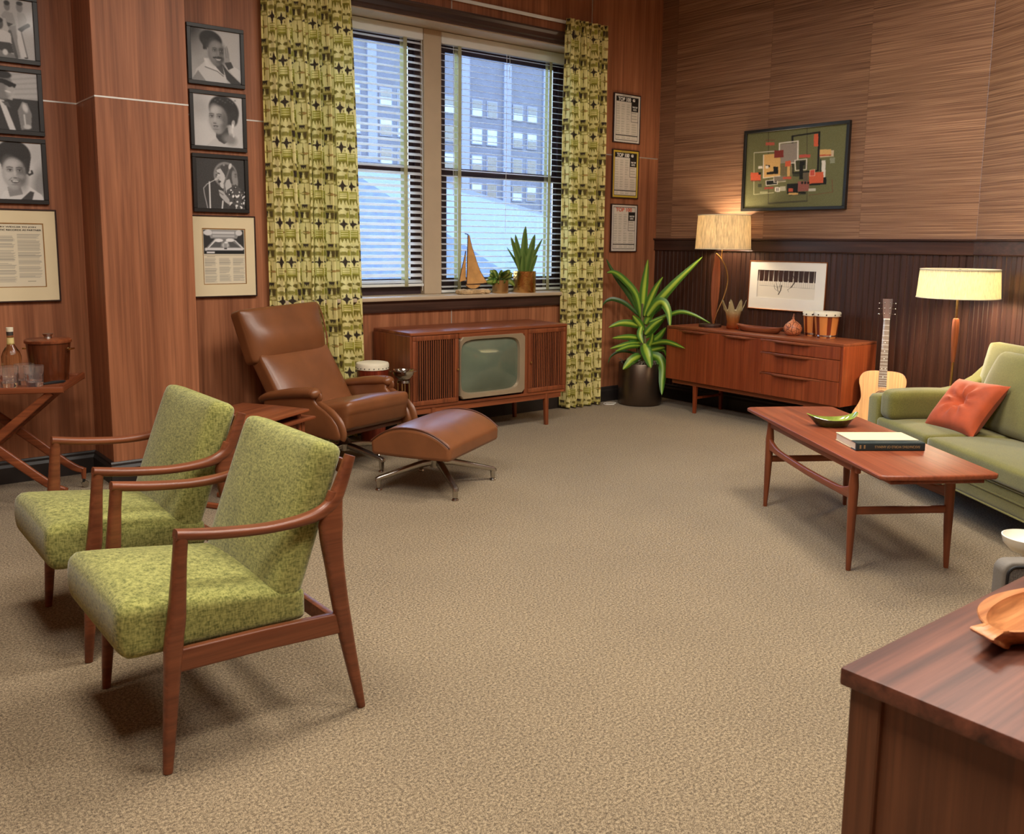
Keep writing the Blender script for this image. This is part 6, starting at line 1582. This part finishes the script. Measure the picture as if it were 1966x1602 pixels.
# ------------------------------------------------------------------ things on the window sill
M['horn'] = plain('horn', (206, 156, 96), .3, var=.25, vscale=9)
M['lead'] = plain('lead', (70, 44, 32), .45, metal=.4)
M['rough_stone'] = plain('rough_stone', (196, 166, 124), .9, var=.3, vscale=30, bmp=.6, bscale=50)
sbt = empty('sailboat_sculpture', (4.55, 6.235, WZ0), label='amber glass sailboat sculpture on a stone base on the window sill', cat='sculpture')
V, Fc, P = rounded_cube((.155, .05, .02), .018, 10); rs = np.random.RandomState(2); V = V + rs.randn(*V.shape) * .0028; V[:, 2] = np.maximum(V[:, 2], -.0195); b = MB(); b.add(V, Fc, trs((0, 0, .0197))); b.obj('stone_base', M['rough_stone'], sbt, 40)
def plate(ol, name):
    b = MB(); b.prism(ol, .007, .001, trs((0, .0035, 0)) @ Matrix(((1, 0, 0), (0, 0, -1), (0, 1, 0))).to_4x4()); o = b.obj(name, M['horn'], sbt, 0)
    MB().tube([(x, 0, z) for x, z in ol], .004, 6, closed=True).obj('leading', M['lead'], o)
sail = smooth_path([(-.072, .085, 0), (-.066, .2, 0), (-.063, .35, 0), (-.056, .49, 0)], 4) + smooth_path([(-.046, .49, 0), (-.02, .40, 0), (.02, .30, 0), (.07, .19, 0), (.142, .095, 0)], 4) + smooth_path([(.1, .088, 0), (.0, .086, 0), (-.05, .085, 0)], 3)
plate([(x, z) for x, z, _ in sail], 'main_sail')
plate([(-.145, .105), (-.125, .2), (-.1, .28), (-.082, .36), (-.085, .25), (-.083, .15), (-.08, .118)], 'jib')
plate([(-.085, .08), (.075, .078), (.05, .058), (.02, .046), (-.03, .046), (-.062, .06)], 'hull')
MB().tube([(-.06, 0, .03), (-.068, 0, .1), (-.058, 0, .50)], .004, 6).obj('mast', M['lead'], sbt); MB().tube([(-.058, 0, .497), (-.09, 0, .505)], .004, 6).obj('pennant', M['lead'], sbt)
pp_ = empty('pothos_plant', (4.845, 6.245, WZ0), label='small leafy plant in a plain gold pot on the window sill', cat='plant')
M['gold_pot'] = plain('gold_pot', (196, 158, 106), .28, metal=.9, var=.08); M['gold_hammered'] = plain('gold_hammered', (206, 160, 96), .18, metal=1, var=.1, bmp=.9, bscale=45)
MB().lathe([(0, 0), (.068, 0), (.07, .004), (.07, .112), (.066, .113), (.064, .095), (0, .095)], 36).obj('pot', M['gold_pot'], pp_, 40)
M['leaf2'] = attr_mat('leaf2', .45, .4)
def oval_leaf(par, base, tip, w, c1, c2, nrm=(0, -1, .4)):
    base, tip = Vector(base), Vector(tip); mid = (base + tip) / 2 + Vector(nrm) * .012
    return leaf(par, [base[:], mid[:], tip[:]], w, c1, c2, .15, 4, mat=M['leaf2'])
rs = np.random.RandomState(11)
for k in range(26):
    a = rs.rand() * 6.28; el_ = rs.rand(); r0 = .02 + .04 * rs.rand(); b0 = (r0 * math.cos(a), r0 * math.sin(a) * .6, .095 + .05 * el_)
    L0 = .07 + .05 * rs.rand(); tp = (b0[0] + L0 * math.cos(a) * (1.1 - .5 * el_), b0[1] + L0 * .5 * math.sin(a) - .02, b0[2] + L0 * (.2 + .7 * el_) - .02)
    oval_leaf(pp_, b0, tp, .045 + .02 * rs.rand(), (150, 165, 80), (74, 104, 40))
oval_leaf(pp_, (.05, -.02, .12), (.13, -.04, .06), .05, (140, 150, 70), (84, 110, 44)); oval_leaf(pp_, (-.05, -.02, .12), (-.105, -.03, .09), .05, (140, 160, 70), (84, 120, 44))
for k in range(5): a = k * 1.256; MB().tube([(0, 0, .09), (.03 * math.cos(a), .02 * math.sin(a), .14)], .003, 5).obj('stem', M['stem'], pp_)
sn = empty('snake_plant', (5.116, 6.245, WZ0), label='upright snake plant in a hammered brass pot on the window sill', cat='plant')
MB().lathe([(0, 0), (.098, 0), (.1, .004), (.1, .186), (.096, .188), (.094, .165), (0, .165)], 48).obj('pot', M['gold_hammered'], sn, 40)
for (bx_, tx, tz, ty, w) in ((0, .006, .58, 0, .10), (-.03, -.174, .483, -.02, .075), (.03, .187, .474, -.02, .05), (.045, .114, .51, .0, .10), (-.03, -.178, .394, .03, .03), (-.02, -.093, .507, .02, .075), (.02, .05, .40, -.05, .11), (-.02, -.05, .36, -.05, .08), (.05, .12, .33, -.03, .07)):
    leaf(sn, [(bx_, ty * .3, .16), (bx_ + (tx - bx_) * .35, ty * .6, .16 + (tz - .16) * .45), (tx, ty, tz)], w * .95, (74, 104, 44), (104, 130, 62), .25, 5, mat=M['leaf2'])
